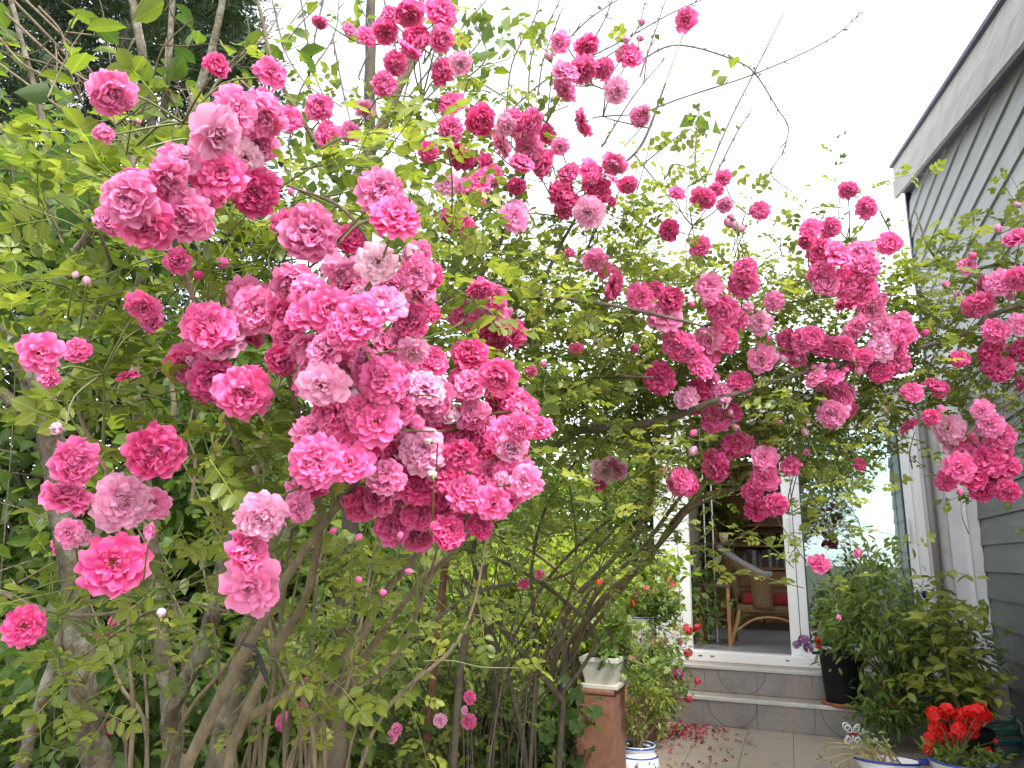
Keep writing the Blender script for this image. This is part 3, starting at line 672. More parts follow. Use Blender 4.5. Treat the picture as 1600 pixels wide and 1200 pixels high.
# the chair faces +X; its back leans towards -X
bs = MB()
prof = [(-.30, .34), (-.36, .62), (-.43, .86)]
for side in range(1):
    pts = []
    rows = 9; cols = 13; grid = []
    for r in range(rows):
        t = r/(rows-1); row = []
        for c in range(cols):
            a = math.radians(-100 + 200*c/(cols-1)); hgt = .34 + t*(.30 + .24*max(0, math.cos(a))**1.5)
            rx = .30 + .13*t*max(0, math.cos(a)); ry = .29 + .03*t
            row.append(bs.bm.verts.new(L2(-rx*math.cos(a) - .02, ry*math.sin(a), hgt)))
        grid.append(row)
    for r in range(rows-1):
        for c in range(cols-1):
            if r < 6 and c in (2, 3, 8, 9): continue
            f = bs.bm.faces.new((grid[r][c], grid[r][c+1], grid[r+1][c+1], grid[r+1][c])); f.smooth = True
    rim = [grid[-1][c].co.copy() for c in range(cols)]
ob = bs.build('backrest', M_WICKER, ch, False); md = ob.modifiers.new('thick', 'SOLIDIFY'); md.thickness = .018
MB().tube([tuple(v) for v in rim], [.024]*len(rim), 10, 0, 3).build('armrest', M_CANEW, ch)
MB().tube([tuple(v+Vector((0, 0, .012))) for v in rim[:9]], [.030]*9, 10, 0.05, 3).build('grey_throw', M_THROW, ch)
MB().box(-.30, .30, -.28, .28, .30, .37, bev=.02, M=chM).build('seat', M_WICKER, ch)
MB().box(-.24, .27, -.24, .24, .372, .47, bev=.035, M=chM).build('cushion', M_RED, ch)
for sx, sy in ((-1, -1), (-1, 1), (1, -1), (1, 1)):
    MB().tube([L2(sx*.27, sy*.26, .34), L2(sx*.30, sy*.27, .2), L2(sx*.37, sy*.29, 0)], [.019, .02, .02], 10).build('leg', M_CANEW, ch)
for sy in (-1, 1): MB().tube([L2(-.33, sy*.28, .12), L2(-.12, sy*.28, .25), L2(.12, sy*.28, .25), L2(.33, sy*.28, .12)], [.011]*4, 8).build('stretcher', M_CANEW, ch)
# dark wooden stool and table by the door
TXm, TYm = hity(1122, 980, 7.6)[0], 7.6
tbm = thing('wooden_table', (TXm, TYm, zf), 'dark wooden side table with slim legs just inside the door', 'table')
MB().box(TXm-.16, TXm+.14, TYm-.2, TYm+.2, zf+.52, zf+.55, bev=.006).build('table_top', M_DARKWOOD, tbm)
MB().box(TXm-.15, TXm+.13, TYm-.19, TYm+.19, zf+.22, zf+.24, bev=.004).build('lower_shelf', M_DARKWOOD, tbm)
for sx in (-.14, .12):
    for sy in (-.18, .18): MB().box(TXm+sx-.015, TXm+sx+.015, TYm+sy-.015, TYm+sy+.015, zf, zf+.519).build('leg', M_OAK, tbm)
px_, py_, pz_ = hity(1131, 848, 7.9)
pt = thing('flower_pot', (px_, 7.9, pz_), 'small cream pot with a red flowering plant on a shelf inside the door', 'pot plant')
MB().lathe([(.036, 0), (.048, .10), (.044, .10), (.034, .01)], (px_, 7.9, pz_), 18).build('pot', M_CREAM, pt)
sh = thing('plant_shelf', (px_, 7.95, pz_), 'dark shelf board on slim posts holding the cream pot', 'shelf')
MB().box(px_-.35, px_+.10, 7.80, 8.05, pz_-.025, pz_-.001).build('board', M_DARKWOOD, sh)
for x in (px_-.33, px_+.08): MB().box(x-.012, x+.012, 7.9, 7.925, zf, pz_-.0252).build('post', M_DARKWOOD, sh)
M_STEEL = simple('steel', (0.5, 0.5, 0.5), (0.62, 0.62, 0.62), 5, 0.25, metallic=1.0)
for xx in (1101, 1114):
    a = hity(xx, 845, 7.7)
    cp = thing('curtain_rod', (a[0], 7.7, zf), 'slim steel rod standing upright right behind the door jamb' if xx == 1101 else 'slim steel rod standing upright between the door jamb and the cream pot', 'rod', 'steel rods inside the door')
    MB().tube([(a[0], 7.7, zf), (a[0], 7.7, 1.5), (a[0], 7.7, ZT+.04)], [.009]*3, 8).build('shaft', M_STEEL, cp); MB().lathe([(.03, 0), (.03, .012)], (a[0], 7.7, zf), 16).build('foot', M_STEEL, cp)

# ================================================================== POTS, PILLAR AND TERRACE THINGS
M_TERRA = simple('terracotta_render', (0.15, 0.062, 0.038), (0.25, 0.115, 0.072), 22, 0.95, 0.9, 120)
M_CLAY = simple('clay', (0.27, 0.10, 0.045), (0.38, 0.16, 0.08), 14, 0.8, 0.2)
M_PLANTER = simple('cream_plastic', (0.36, 0.35, 0.29), (0.46, 0.45, 0.39), 6, 0.55)
M_BLACK = simple('black_plastic', (0.006, 0.007, 0.010), (0.012, 0.013, 0.017), 8, 0.5, spec=0.25)
M_EARTH = simple('potting_earth', (0.02, 0.014, 0.01), (0.05, 0.035, 0.025), 40, 1.0, 0.8)
M_HOSE = simple('green_hose', (0.015, 0.10, 0.085), (0.03, 0.15, 0.12), 10, 0.4)
M_WHITE = simple('white_glaze', (0.70, 0.71, 0.72), (0.80, 0.80, 0.80), 5, 0.2)
M_BLUE = simple('blue_glaze', (0.015, 0.03, 0.22), (0.03, 0.06, 0.32), 8, 0.2)
def faience_mat():
    """white glaze with blue bands and painted sprigs of red, green and blue"""
    m, nt, N, L, b = mat('painted_faience'); tc = N.new('ShaderNodeTexCoord'); sp = N.new('ShaderNodeSeparateXYZ'); L.new(tc.outputs['Generated'], sp.inputs[0])
    def mth(op, a, c=None):
        k = N.new('ShaderNodeMath'); k.operation = op
        for i, v in enumerate((a, c)):
            if v is None: continue
            if isinstance(v, (int, float)): k.inputs[i].default_value = v
            else: L.new(v, k.inputs[i])
        return k.outputs[0]
    def over(col, fac, rgb):
        x = N.new('ShaderNodeMix'); x.data_type = 'RGBA'; L.new(fac, x.inputs[0])
        if isinstance(col, tuple): x.inputs[6].default_value = (*col, 1)
        else: L.new(col, x.inputs[6])
        x.inputs[7].default_value = (*rgb, 1); return x.outputs[2]
    z = sp.outputs[2]
    vo = N.new('ShaderNodeTexVoronoi'); vo.inputs['Scale'].default_value = 4.2; L.new(tc.outputs['Generated'], vo.inputs[0])
    vb = N.new('ShaderNodeTexVoronoi'); vb.inputs['Scale'].default_value = 13; L.new(tc.outputs['Generated'], vb.inputs[0])
    zone = mth('MULTIPLY', mth('GREATER_THAN', z, .12), mth('LESS_THAN', z, .78))
    spot = mth('MULTIPLY', mth('LESS_THAN', vo.outputs['Distance'], .40), zone); core = mth('LESS_THAN', vb.outputs['Distance'], .42)
    c = over((0.76, 0.77, 0.77), mth('MULTIPLY', spot, core), (0.03, 0.14, 0.08))
    red = mth('MULTIPLY', mth('LESS_THAN', vo.outputs['Distance'], .22), zone); c = over(c, red, (0.36, 0.02, 0.08))
    n = noise(N, 9, 3, .5, tc.outputs['Generated'], L); bl = mth('MULTIPLY', mth('MULTIPLY', mth('GREATER_THAN', n.outputs[0], .60), zone), core); c = over(c, bl, (0.03, 0.06, 0.3))
    for zz, w in ((.50, .012), (.80, .014), (.97, .02), (.06, .02)):
        c = over(c, mth('LESS_THAN', mth('ABSOLUTE', mth('SUBTRACT', z, zz)), w), (0.03, 0.08, 0.28))
    L.new(c, b.inputs['Base Color']); b.inputs['Roughness'].default_value = .18; return m
M_FAI = faience_mat()
def flower_mat(name, c0, c1):
    m, nt, N, L, b = mat(name); a = N.new('ShaderNodeAttribute'); a.attribute_name = 'tint'; r = ramp(N, [(0, c0), (1, c1)]); L.new(a.outputs['Fac'], r.inputs[0]); L.new(r.outputs[0], b.inputs['Base Color'])
    b.inputs['Roughness'].default_value = .5; b.inputs['Specular IOR Level'].default_value = .25
    tr = N.new('ShaderNodeBsdfTranslucent'); L.new(r.outputs[0], tr.inputs[0]); ms = N.new('ShaderNodeMixShader'); ms.inputs[0].default_value = .3
    L.new(b.outputs[0], ms.inputs[1]); L.new(tr.outputs[0], ms.inputs[2]); L.new(ms.outputs[0], N['Material Output'].inputs['Surface']); return m
M_REDFL = flower_mat('scarlet_petal', (0.78, 0.012, 0.012), (0.93, 0.055, 0.045))
M_SCARL = flower_mat('orange_scarlet_petal', (0.82, 0.02, 0.02), (0.95, 0.07, 0.06))
M_CORAL = flower_mat('coral_petal', (0.55, 0.03, 0.05), (0.75, 0.12, 0.14))
M_MAGFL = flower_mat('magenta_petal', (0.42, 0.02, 0.20), (0.70, 0.12, 0.42))
M_LILAC = flower_mat('lilac_petal', (0.30, 0.12, 0.30), (0.5, 0.28, 0.48))
M_VIOLET = flower_mat('violet_petal', (0.03, 0.02, 0.2), (0.06, 0.04, 0.35))
M_GOLD = flower_mat('gold_petal', (0.6, 0.3, 0.02), (0.8, 0.5, 0.06))
def umbel(seed, nfl=15, r=0.85, petal=0.50):
    """a rounded flower head of five-petalled florets, radius 1"""
    rg = np.random.default_rng(seed); Vs, Ts, ti, k = [], [], [], 0
    for i in range(nfl):
        zc = rg.uniform(-.25, 1); a = i*2.4+rg.uniform(-.3, .3); s = math.sqrt(max(0, 1-zc*zc)); n = np.array([s*math.cos(a), s*math.sin(a), zc]); c = n*r*rg.uniform(.55, 1.0)
        X = unit(np.cross(n, [0.3, .2, .9])); Y = np.cross(n, X); t = rg.uniform(0, 1)
        for p in range(5):
            b0 = p*2*math.pi/5 + rg.uniform(-.1, .1); d = X*math.cos(b0)+Y*math.sin(b0); e = np.cross(n, d)
            V = np.array([c-n*.1, c+d*petal*.55+e*petal*.42+n*.02, c+d*petal+n*rg.uniform(-.12, .02)+e*petal*.12, c+d*petal*.97-e*petal*.2-n*.05, c+d*petal*.55-e*petal*.42+n*.02])
            Vs.append(V); Ts.append(np.array([(0, 1, 2), (0, 2, 3), (0, 3, 4)])+k); k += 5; ti.append(np.full(5, np.clip(t+rg.uniform(-.25, .25), 0, 1)))
    return np.vstack(Vs), np.vstack(Ts), np.concatenate(ti)
UMB = [umbel(200+i) for i in range(3)]
_umb_cache = {}
def flower_head(parent, pos, r, m, n=(0, -.3, 1), name='flower_head'):
    key = (random.randrange(3), m.name)
    if key not in _umb_cache:
        V, T, t = UMB[key[0]]; _umb_cache[key] = mesh_from('flower_head', V, T, {'tint': t}, [m], False)
    q = Vector(n).normalized().to_track_quat('Z', 'Y').to_matrix().to_4x4()
    return put(name, _umb_cache[key], parent, Matrix.Translation(Vector(pos)) @ q @ Matrix.Rotation(random.uniform(0, 6), 4, 'Z') @ Matrix.Scale(r, 4))
def bush(parent, base, c, rad, n, variants, size, m, stem_m, nst=14, tint=(0.2, 0.9), parts=0, part='leaf', sprd=.6, stem_r=.004, droop=.15, prefix='bush'):
    """stems from base up into an ellipsoid crown, leaves spread through the crown's volume in clumps"""
    st = TB(); c = np.array(c, float); rad = np.array(rad, float); base = np.array(base, float)
    cl = rnd_dirs(max(6, n//28), 0, 1)*RNG.uniform(.35, 1, (max(6, n//28), 1))*rad + c
    for i in range(min(nst, len(cl))):
        mid_ = base*.45+cl[i]*.55 + RNG.normal(0, .1, 3)*rad; st.add([base+RNG.normal(0, .012, 3)*[1, 1, 0], mid_, cl[i]], [stem_r*1.4, stem_r, stem_r*.5], 5)
    pick = RNG.integers(0, len(cl), n); P = cl[pick] + RNG.normal(0, .20, (n, 3))*rad
    out = unit(P-c); D = unit(out*.7 + RNG.normal(0, .6, (n, 3)) + [0, 0, -droop]); lv = Leaves(variants)
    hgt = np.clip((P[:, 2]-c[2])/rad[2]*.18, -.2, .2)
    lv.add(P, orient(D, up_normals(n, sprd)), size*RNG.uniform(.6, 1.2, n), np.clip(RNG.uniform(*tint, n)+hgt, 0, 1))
    st.build('stem', stem_m, parent); lv.build(m, parent, part, parts, 'foliage', prefix)

# pillar and low garden wall
pil = thing('pillar', (-.98, 3.95, 0), 'square pillar with rough terracotta render beside the terrace', 'pillar')
MB().box(-1.083, -.888, 3.90, 4.20, -.15, .575, bev=.008).build('shaft', M_TERRA, pil)
MB().box(-1.088, -.883, 3.895, 4.205, .5755, .60, bev=.008).build('cap', M_TERRA, pil)
lw = thing('garden_wall', (-1.06, 5.3, 0), 'low terracotta rendered wall running from the pillar to the steps', 'wall')
MB().box(-1.13, -.99, 4.21, 6.30, -.15, .60, bev=.01).build('wall', M_TERRA, lw)
MB().box(-1.15, -.97, 4.212, 6.30, .601, .64, bev=.008).build('coping', M_TERRA, lw)
# cream planter with saucer on the pillar
def frustum(mb, x0, x1, y0, y1, z0, z1, flare, wall=0.008):
    a = [(x0, y0, z0), (x1, y0, z0), (x1, y1, z0), (x0, y1, z0)]; f = flare
    o = [(x0-f, y0-f, z1), (x1+f, y0-f, z1), (x1+f, y1+f, z1), (x0-f, y1+f, z1)]; w = wall
    i = [(x0-f+w, y0-f+w, z1), (x1+f-w, y0-f+w, z1), (x1+f-w, y1+f-w, z1), (x0-f+w, y1+f-w, z1)]; zi = z1-.03
    j = [(p[0], p[1], zi) for p in i]; B = mb.bm
    A, O, I, J = [[B.verts.new(p) for p in s] for s in (a, o, i, j)]
    B.faces.new(A[::-1]); B.faces.new(J)
    for k in range(4):
        n = (k+1) % 4; B.faces.new((A[k], A[n], O[n], O[k])); B.faces.new((O[k], O[n], I[n], I[k])); B.faces.new((I[k], I[n], J[n], J[k]))
    return mb
pz = .601
pl = thing('planter', (-.98, 4.03, pz), 'cream rectangular planter with rim standing on the terracotta pillar', 'planter')
MB().box(-1.055, -.865, 3.905, 4.195, pz, pz+.022, bev=.004).build('saucer', M_PLANTER, pl)
bod = frustum(MB(), -1.035, -.885, 3.925, 4.175, pz+.023, pz+.14, .024).build('body', M_PLANTER, pl)
r_ = MB(); x0, x1, y0, y1 = -1.062, -.858, 3.898, 4.202
r_.box(x0, x1, y0, y0+.016, pz+.128, pz+.152, bev=.003); r_.box(x0, x1, y1-.016, y1, pz+.128, pz+.152, bev=.003); r_.box(x0, x0+.016, y0+.0165, y1-.0165, pz+.128, pz+.152, bev=.003); r_.box(x1-.016, x1, y0+.0165, y1-.0165, pz+.128, pz+.152, bev=.003)
r_.build('rim', M_PLANTER, pl)
MB().box(-1.045, -.875, 3.916, 4.184, pz+.10, pz+.132).build('earth', M_EARTH, pl)
pp = thing('geranium', (-.96, 4.05, pz+.13), 'trailing geranium with broad green leaves spilling from the cream planter', 'plant')
bush(pp, (-.96, 4.05, pz+.12), (-.93, 4.08, pz+.24), (.16, .18, .15), 190, LOBED_VARS, .06, M_POTLEAF, M_GREENSTEM, 12, (.1, .7), 120, prefix='geranium')
bush(pp, (-.88, 4.1, pz+.13), (-.80, 4.12, pz+.02), (.10, .15, .16), 140, LOBED_VARS, .045, M_POTLEAF, M_GREENSTEM, 8, (.2, .8), 90, prefix='geranium')
# white urn with red geraniums on the wall
uz = .641; U = (-1.02, 5.35)
ur = thing('urn', (*U, uz), 'white faience urn painted with blue on the low garden wall', 'urn')
MB().lathe([(.06, 0), (.07, .015), (.09, .08), (.105, .15), (.095, .19), (.115, .205), (.115, .22), (.10, .22), (.085, .18)], (*U, uz), 28).build('body', M_FAI, ur)
MB().lathe([(.085, 0), (.085, .008)], (*U, uz+.185), 20).build('earth', M_EARTH, ur)
gp = thing('geranium', (*U, uz+.19), 'red geranium with coral and magenta flower heads growing in the white urn', 'plant')
bush(gp, (*U, uz+.19), (U[0]+.02, U[1], uz+.36), (.27, .22, .19), 420, LOBED_VARS, .055, M_POTLEAF, M_GREENSTEM, 18, (.15, .8), 250, prefix='geranium')
bush(gp, (*U, uz+.19), (U[0]+.16, U[1]-.25, uz+.02), (.17, .25, .28), 380, TINY_VARS, .04, M_POTLEAF, M_GREENSTEM, 12, (.2, .9), 0, prefix='geranium')
def stalk_heads(parent, root, heads):
    st = TB()
    for (px, py, d, r, m) in heads:
        p = at(px, py, d); st.add([np.array(root), (np.array(root)+p)/2+[0, 0, .03], p], [.003, .0025, .002], 5); flower_head(parent, p, r, m, (CAM-p)/np.linalg.norm(CAM-p)*.6+np.array([0, 0, .7]))
    st.build('flower_stalk', M_GREENSTEM, parent)
stalk_heads(gp, (*U, uz+.2), [(1047, 911, 5.4, .055, M_CORAL), (1010, 924, 5.3, .055, M_CORAL), (976, 923, 5.3, .05, M_REDFL), (937, 913, 5.2, .045, M_REDFL), (994, 928, 5.35, .04, M_MAGFL), (1024, 927, 5.4, .035, M_MAGFL), (955, 946, 5.2, .05, M_MAGFL), (990, 943, 5.25, .045, M_REDFL),
   (1052, 951, 5.4, .045, M_CORAL), (1073, 985, 5.4, .05, M_CORAL), (1090, 980, 5.4, .032, M_CORAL), (1063, 1003, 5.3, .034, M_MAGFL), (1075, 1021, 5.3, .042, M_CORAL), (1036, 1050, 5.2, .042, M_MAGFL), (1058, 1055, 5.2, .05, M_MAGFL), (1054, 1092, 5.2, .05, M_MAGFL), (1076, 1093, 5.3, .035, M_CORAL), (1090, 1065, 5.3, .03, M_CORAL), (1056, 982, 5.4, .03, M_GOLD)])
# painted pot by the pillar with a yellow-green shrub
PB = (-.855, 4.33)
pb_ = thing('ceramic_pot', (*PB, 0), 'white ceramic pot painted with flowers on the tiles beside the pillar', 'pot')
MB().lathe([(.07, 0), (.075, .012), (.105, .09), (.122, .16), (.114, .21), (.094, .236), (.102, .247), (.106, .256), (.100, .266), (.088, .262), (.084, .235)], (*PB, .002), 36).build('body', M_FAI, pb_)
MB().lathe([(.084, 0), (.084, .006)], (*PB, .238), 24).build('earth', M_EARTH, pb_)
ps = thing('shrub', (*PB, .24), 'small yellow green shrub growing in the painted white pot', 'shrub')
bush(ps, (*PB, .24), (PB[0]-.02, PB[1]+.05, .40), (.13, .13, .14), 330, NARROW_VARS, .05, M_CITRUS, M_CANE, 14, (.0, .75), 200, prefix='shrub')
bush(ps, (*PB, .24), (PB[0]+.06, PB[1]+.12, .52), (.12, .14, .13), 300, NARROW_VARS, .045, M_CITRUS, M_CANE, 12, (.0, .75), 100, prefix='shrub')
# ivy-like tangle hanging over the wall towards the steps
hg = thing('trailing_plant', (-.97, 5.6, .64), 'trailing green plant hanging over the low wall beside the steps', 'plant')
bush(hg, (-.98, 5.65, .63), (-.88, 5.6, .38), (.13, .42, .26), 900, TINY_VARS, .036, M_POTLEAF, M_GREENSTEM, 20, (.15, .9), prefix='trail')

# black bucket with clay saucer on the lower step
BP = hitz(1318, 1095, Z1); BP = (BP[0], 6.44)
sa = thing('clay_saucer', (*BP, Z1), 'terracotta saucer under the black plastic bucket on the lower step', 'saucer')
MB().lathe([(.15, 0), (.175, .03), (.166, .03), (.148, .010)], (*BP, Z1+.001), 36).build('dish', M_CLAY, sa)
bk = thing('plastic_bucket', (*BP, Z1), 'black plastic bucket planter with lugs standing on the lower step', 'pot')
zb = Z1+.011
MB().lathe([(.125, 0), (.13, .01), (.158, .34), (.168, .345), (.168, .365), (.155, .365), (.145, .30)], (*BP, zb), 36).build('body', M_BLACK, bk)
MB().lathe([(.146, 0), (.146, .006)], (*BP, zb+.31), 24).build('earth', M_EARTH, bk)
for s in (-1, 1): MB().box(BP[0]+s*.185-.022, BP[0]+s*.185+.022, BP[1]-.02, BP[1]+.02, zb+.342, zb+.362, bev=.005).build('lug', M_BLACK, bk)
bp_ = thing('fuchsia', (*BP, zb+.31), 'slender fuchsia with red and lilac blooms growing in the black bucket', 'plant')
bush(bp_, (*BP, zb+.31), (BP[0]+.02, BP[1]-.02, zb+.60), (.19, .15, .28), 620, NARROW_VARS, .06, M_POTLEAF, M_GREENSTEM, 16, (.2, .9), 160, prefix='fuchsia')
stalk_heads(bp_, (*BP, zb+.32), [(1256, 1000, 5.6, .05, M_LILAC), (1245, 1008, 5.6, .04, M_LILAC), (1263, 1012, 5.6, .045, M_LILAC), (1278, 1000, 5.6, .03, M_REDFL), (1280, 1012, 5.6, .025, M_REDFL)])
# big green bush between bucket and corner
GB = (.66, 6.455)
cp_ = thing('clay_pot', (GB[0], GB[1], Z1), 'round clay pot half hidden under the big leafy green bush', 'pot')
MB().lathe([(.08, 0), (.085, .01), (.108, .17), (.118, .175), (.118, .20), (.108, .20), (.10, .15)], (GB[0], GB[1], Z1+.001), 32).build('body', M_CLAY, cp_)
MB().lathe([(.1, 0), (.1, .006)], (GB[0], GB[1], Z1+.16), 24).build('earth', M_EARTH, cp_)
gb = thing('bush', (GB[0], GB[1], Z1+.16), 'big leafy green bush filling the corner between bucket and dark boards', 'bush')
bush(gb, (GB[0], GB[1], Z1+.16), (.62, 6.15, .86), (.40, .30, .46), 1800, NARROW_VARS, .080, M_POTLEAF, M_GREENSTEM, 40, (.1, .85), 300, prefix='bush', droop=.3)
bush(gb, (GB[0], GB[1], Z1+.16), (.98, 6.15, .62), (.34, .24, .42), 950, NARROW_VARS, .080, M_POTLEAF, M_GREENSTEM, 26, (.05, .75), 0, prefix='bush', droop=.3)
bush(gb, (GB[0], GB[1], Z1+.16), (.56, 6.02, .26), (.26, .16, .18), 600, NARROW_VARS, .07, M_POTLEAF, M_GREENSTEM, 14, (.05, .7), 0, prefix='bush', droop=.3)
p = at(1446, 930, 5.2); flower_head(gb, p, .035, M_VIOLET, (0, -1, .4))
# citrus sapling with yellowish leaves
CT = (1.0, 5.78)
cpt = thing('plastic_pot', (*CT, 0), 'dark plastic pot at the foot of the citrus sapling behind the red geranium', 'pot')
MB().lathe([(.10, 0), (.105, .01), (.125, .20), (.138, .205), (.138, .23), (.125, .23), (.115, .18)], (*CT, .002), 28).build('body', M_BLACK, cpt)
MB().lathe([(.116, 0), (.116, .006)], (*CT, .19), 24).build('earth', M_EARTH, cpt)
ct = thing('citrus_sapling', (*CT, .19), 'thin citrus sapling with yellow green leaves rising behind the red geranium', 'sapling')
tpx = [(1484, 1130), (1482, 1060), (1478, 1000), (1470, 940), (1468, 890)]
tp = [np.array([*CT, .19])]+[hity(x, y, CT[1]) for x, y in tpx[1:]]
MB().tube(tp, [.011, .010, .009, .008, .005], 10, .06).build('trunk', M_CANE, ct)
stm = TB(); lvs = Leaves([single_leaf(300+i, .5, 3) for i in range(5)])
for i in range(46):
    b0 = tp[1]*(1-(t := random.uniform(0, 1)))+tp[4]*t; dr = RNG.normal(0, 1, 3)*[1, .7, .35]+[0.1, -.2, .15]
    spray(stm, lvs, b0, dr, random.uniform(.18, .36), .10, .045, .5, .002, (.1, .95), .3)
for i in range(12):
    spray(stm, lvs, tp[1]+[0, 0, -.05], RNG.normal(0, 1, 3)*[1, .7, .3]+[.4, -.3, .1], random.uniform(.2, .42), .10, .045, .6, .002, (.2, 1), .3)
stm.build('stem', M_GREENSTEM, ct); lvs.build(M_CITRUS, ct, 'leaf', 300, 'foliage', 'citrus')
# red geranium in white and blue pot
RG_ = hitz(1497, 1240, 0); RGx, RGy = RG_[0]-.01, RG_[1]
rgp = thing('ceramic_pot', (RGx, RGy, 0), 'white round pot with blue rim holding the bright red geranium', 'pot')
MB().lathe([(.09, 0), (.10, .01), (.15, .10), (.165, .155), (.172, .165), (.160, .168), (.145, .12)], (RGx+.05, RGy, .002), 36).build('body', M_WHITE, rgp)
MB().lathe([(.168, 0), (.1745, .006), (.1745, .012), (.160, .014)], (RGx+.05, RGy, .163), 36, cap=False).build('rim_band', M_BLUE, rgp)
MB().lathe([(.148, 0), (.148, .006)], (RGx+.05, RGy, .13), 24).build('earth', M_EARTH, rgp)
rg = thing('geranium', (RGx, RGy, .13), 'geranium with dense bright scarlet flower heads at the foot of the sapling', 'plant')
bush(rg, (RGx+.03, RGy, .13), (RGx+.04, RGy+.02, .19), (.19, .13, .06), 420, NARROW_VARS, .05, M_POTLEAF, M_GREENSTEM, 14, (.2, .9), 200, prefix='geranium')
hd = [(1460, 1117, 30), (1480, 1112, 34), (1465, 1140, 32), (1455, 1153, 26), (1453, 1170, 26), (1480, 1155, 30), (1497, 1160, 30), (1498, 1140, 30), (1503, 1120, 34), (1520, 1130, 32), (1530, 1112, 32), (1541, 1120, 22), (1518, 1147, 26), (1490, 1172, 24), (1515, 1112, 26), (1545, 1172, 12), (1556, 1158, 8)]
stalk_heads(rg, (RGx+.02, RGy, .14), [(x, y, 4.27+random.uniform(-.06, .06), d/2*4.27/F*1.0, M_REDFL if random.random() < .75 else M_SCARL) for x, y, d in hd])
# boat-shaped dish with dried stems and butterfly ornament
BD = hitz(1388, 1214, 0)
bd = thing('ceramic_dish', (BD[0], BD[1], 0), 'long white dish with blue rim holding dried stems and pale succulents', 'planter')
dish = MB(); dish.lathe([(.60, 0), (.66, .010), (1.0, .095), (.94, .097), (.62, .03)], (0, 0, 0), 40, Matrix.Translation((BD[0], BD[1], .002)) @ Matrix.Diagonal((.19, .10, 1, 1))); dish.build('body', M_WHITE, bd)
rb = MB(); rb.lathe([(1.0, .086), (1.012, .092), (1.006, .100), (.985, .098)], (0, 0, 0), 40, Matrix.Translation((BD[0], BD[1], .002)) @ Matrix.Diagonal((.19, .10, 1, 1)), cap=False); rb.build('rim_band', M_BLUE, bd)
MB().box(BD[0]+.17, BD[0]+.225, BD[1]-.022, BD[1]+.022, .085, .118, bev=.008).build('handle', M_BLUE, bd)
ew = MB(); ew.lathe([(.8, 0), (.8, .006)], (0, 0, 0), 28, Matrix.Translation((BD[0], BD[1], .06)) @ Matrix.Diagonal((.19, .10, 1, 1))); ew.build('earth', M_EARTH, bd)
M_STRAW = simple('dry_straw', (0.36, 0.25, 0.08), (0.55, 0.42, 0.18), 15, 0.8)
sc_ = thing('succulent', (BD[0], BD[1], .066), 'half dried succulent with straw coloured stems in the long white dish', 'plant')
st = TB(); lv = Leaves(BROAD_VARS)
for i in range(16):
    a = np.array([BD[0]+random.uniform(-.10, .10), BD[1]+random.uniform(-.05, .05), .062]); e = a + np.array([random.uniform(-.16, .06), random.uniform(-.06, .04), random.uniform(.06, .17)]); st.add([a, (a+e)/2+[0, 0, .03], e], [.006, .005, .003], 6)
    m = 5; P = e + RNG.normal(0, .018, (m, 3)); lv.add(P, orient(rnd_dirs(m, .3), up_normals(m, .6)), RNG.uniform(.02, .045, m), RNG.uniform(.3, 1, m))
for tgt in ((1288, 1168), (1282, 1188), (1306, 1195), (1290, 1160)):
    e = hity(tgt[0], tgt[1], BD[1]-.03); a = np.array([BD[0]-.06, BD[1]-.02, .065]); st.add([a, a*.55+e*.45+[0, 0, .05], e], [.006, .005, .003], 6)
    m = 9; P = e+RNG.normal(0, .014, (m, 3)); lv.add(P, orient(rnd_dirs(m, 0), up_normals(m, .6)), RNG.uniform(.02, .04, m), RNG.uniform(.4, 1, m))
st.build('stem', M_STRAW, sc_); lv.build(leaf_mat('pale_succulent', [(0, (.16, .24, .08)), (1, (.42, .48, .28))]), sc_, 'leaf', 100, 'foliage', 'succulent')
BFp = hity(1333, 1147, BD[1]-.02)
bf = thing('butterfly_ornament', (BFp[0], BFp[1], BFp[2]), 'white wire butterfly ornament with red body on a stick', 'ornament')
for (dx, dz, rr) in ((-.030, .034, .030), (.022, .034, .026), (-.026, -.030, .028), (.022, -.030, .028)):
    mb = MB(); mb.lathe([(rr*.35, -.0015), (rr*.55, -.0015), (rr*.55, .0015), (rr*.35, .0015)], (0, 0, 0), 14, Matrix.Translation((BFp[0]+dx*1.0, BFp[1], BFp[2]+dz)) @ Matrix.Rotation(math.pi/2+.2, 4, 'X'), cap=False); mb.build('wing_ring', M_WHITE, bf); mb = MB(); mb.lathe([(rr*.82, -.002), (rr, -.002), (rr, .002), (rr*.82, .002)], (0, 0, 0), 18, Matrix.Translation((BFp[0]+dx, BFp[1], BFp[2]+dz)) @ Matrix.Rotation(-math.atan2(dz, dx), 4, 'Y') @ Matrix.Diagonal((1.15, 1, .72, 1)) @ Matrix.Rotation(math.pi/2+.2, 4, 'X'), cap=False); mb.build('wing', M_WHITE, bf)
MB().lathe([(.002, -.03), (.008, -.02), (.009, .02), (.002, .03)], (0, 0, 0), 12, Matrix.Translation(BFp) @ Matrix.Rotation(math.pi/2, 4, 'Y')).build('body', M_RED, bf)
MB().tube([(BFp[0], BFp[1]+.006, BFp[2]-.01), (BFp[0]+.02, BFp[1]+.02, .12), (BD[0]-.05, BD[1], .06)], [.0025]*3, 6).build('stick', M_WIRE, bf)
# hose coil
HS = hitz(1585, 1172, 0)
for k in range(1):
    hs_ = thing('garden_hose', (1.19, HS[1]-.1, 0), 'coiled dark green garden hose lying by the dark board wall', 'hose')
    pts = []
    for i in range(90):
        a = i*.42; r = .20+.012*math.sin(i*.9)+.03*math.sin(i*.21); pts.append((1.20+r*math.cos(a)*.95, HS[1]-.05+r*1.5*math.sin(a), .014+.22*(i/90)+.008*math.sin(i*1.7)))
    MB().tube(pts, [.0125]*90, 10, 0, 2).build('coil', M_HOSE, hs_)
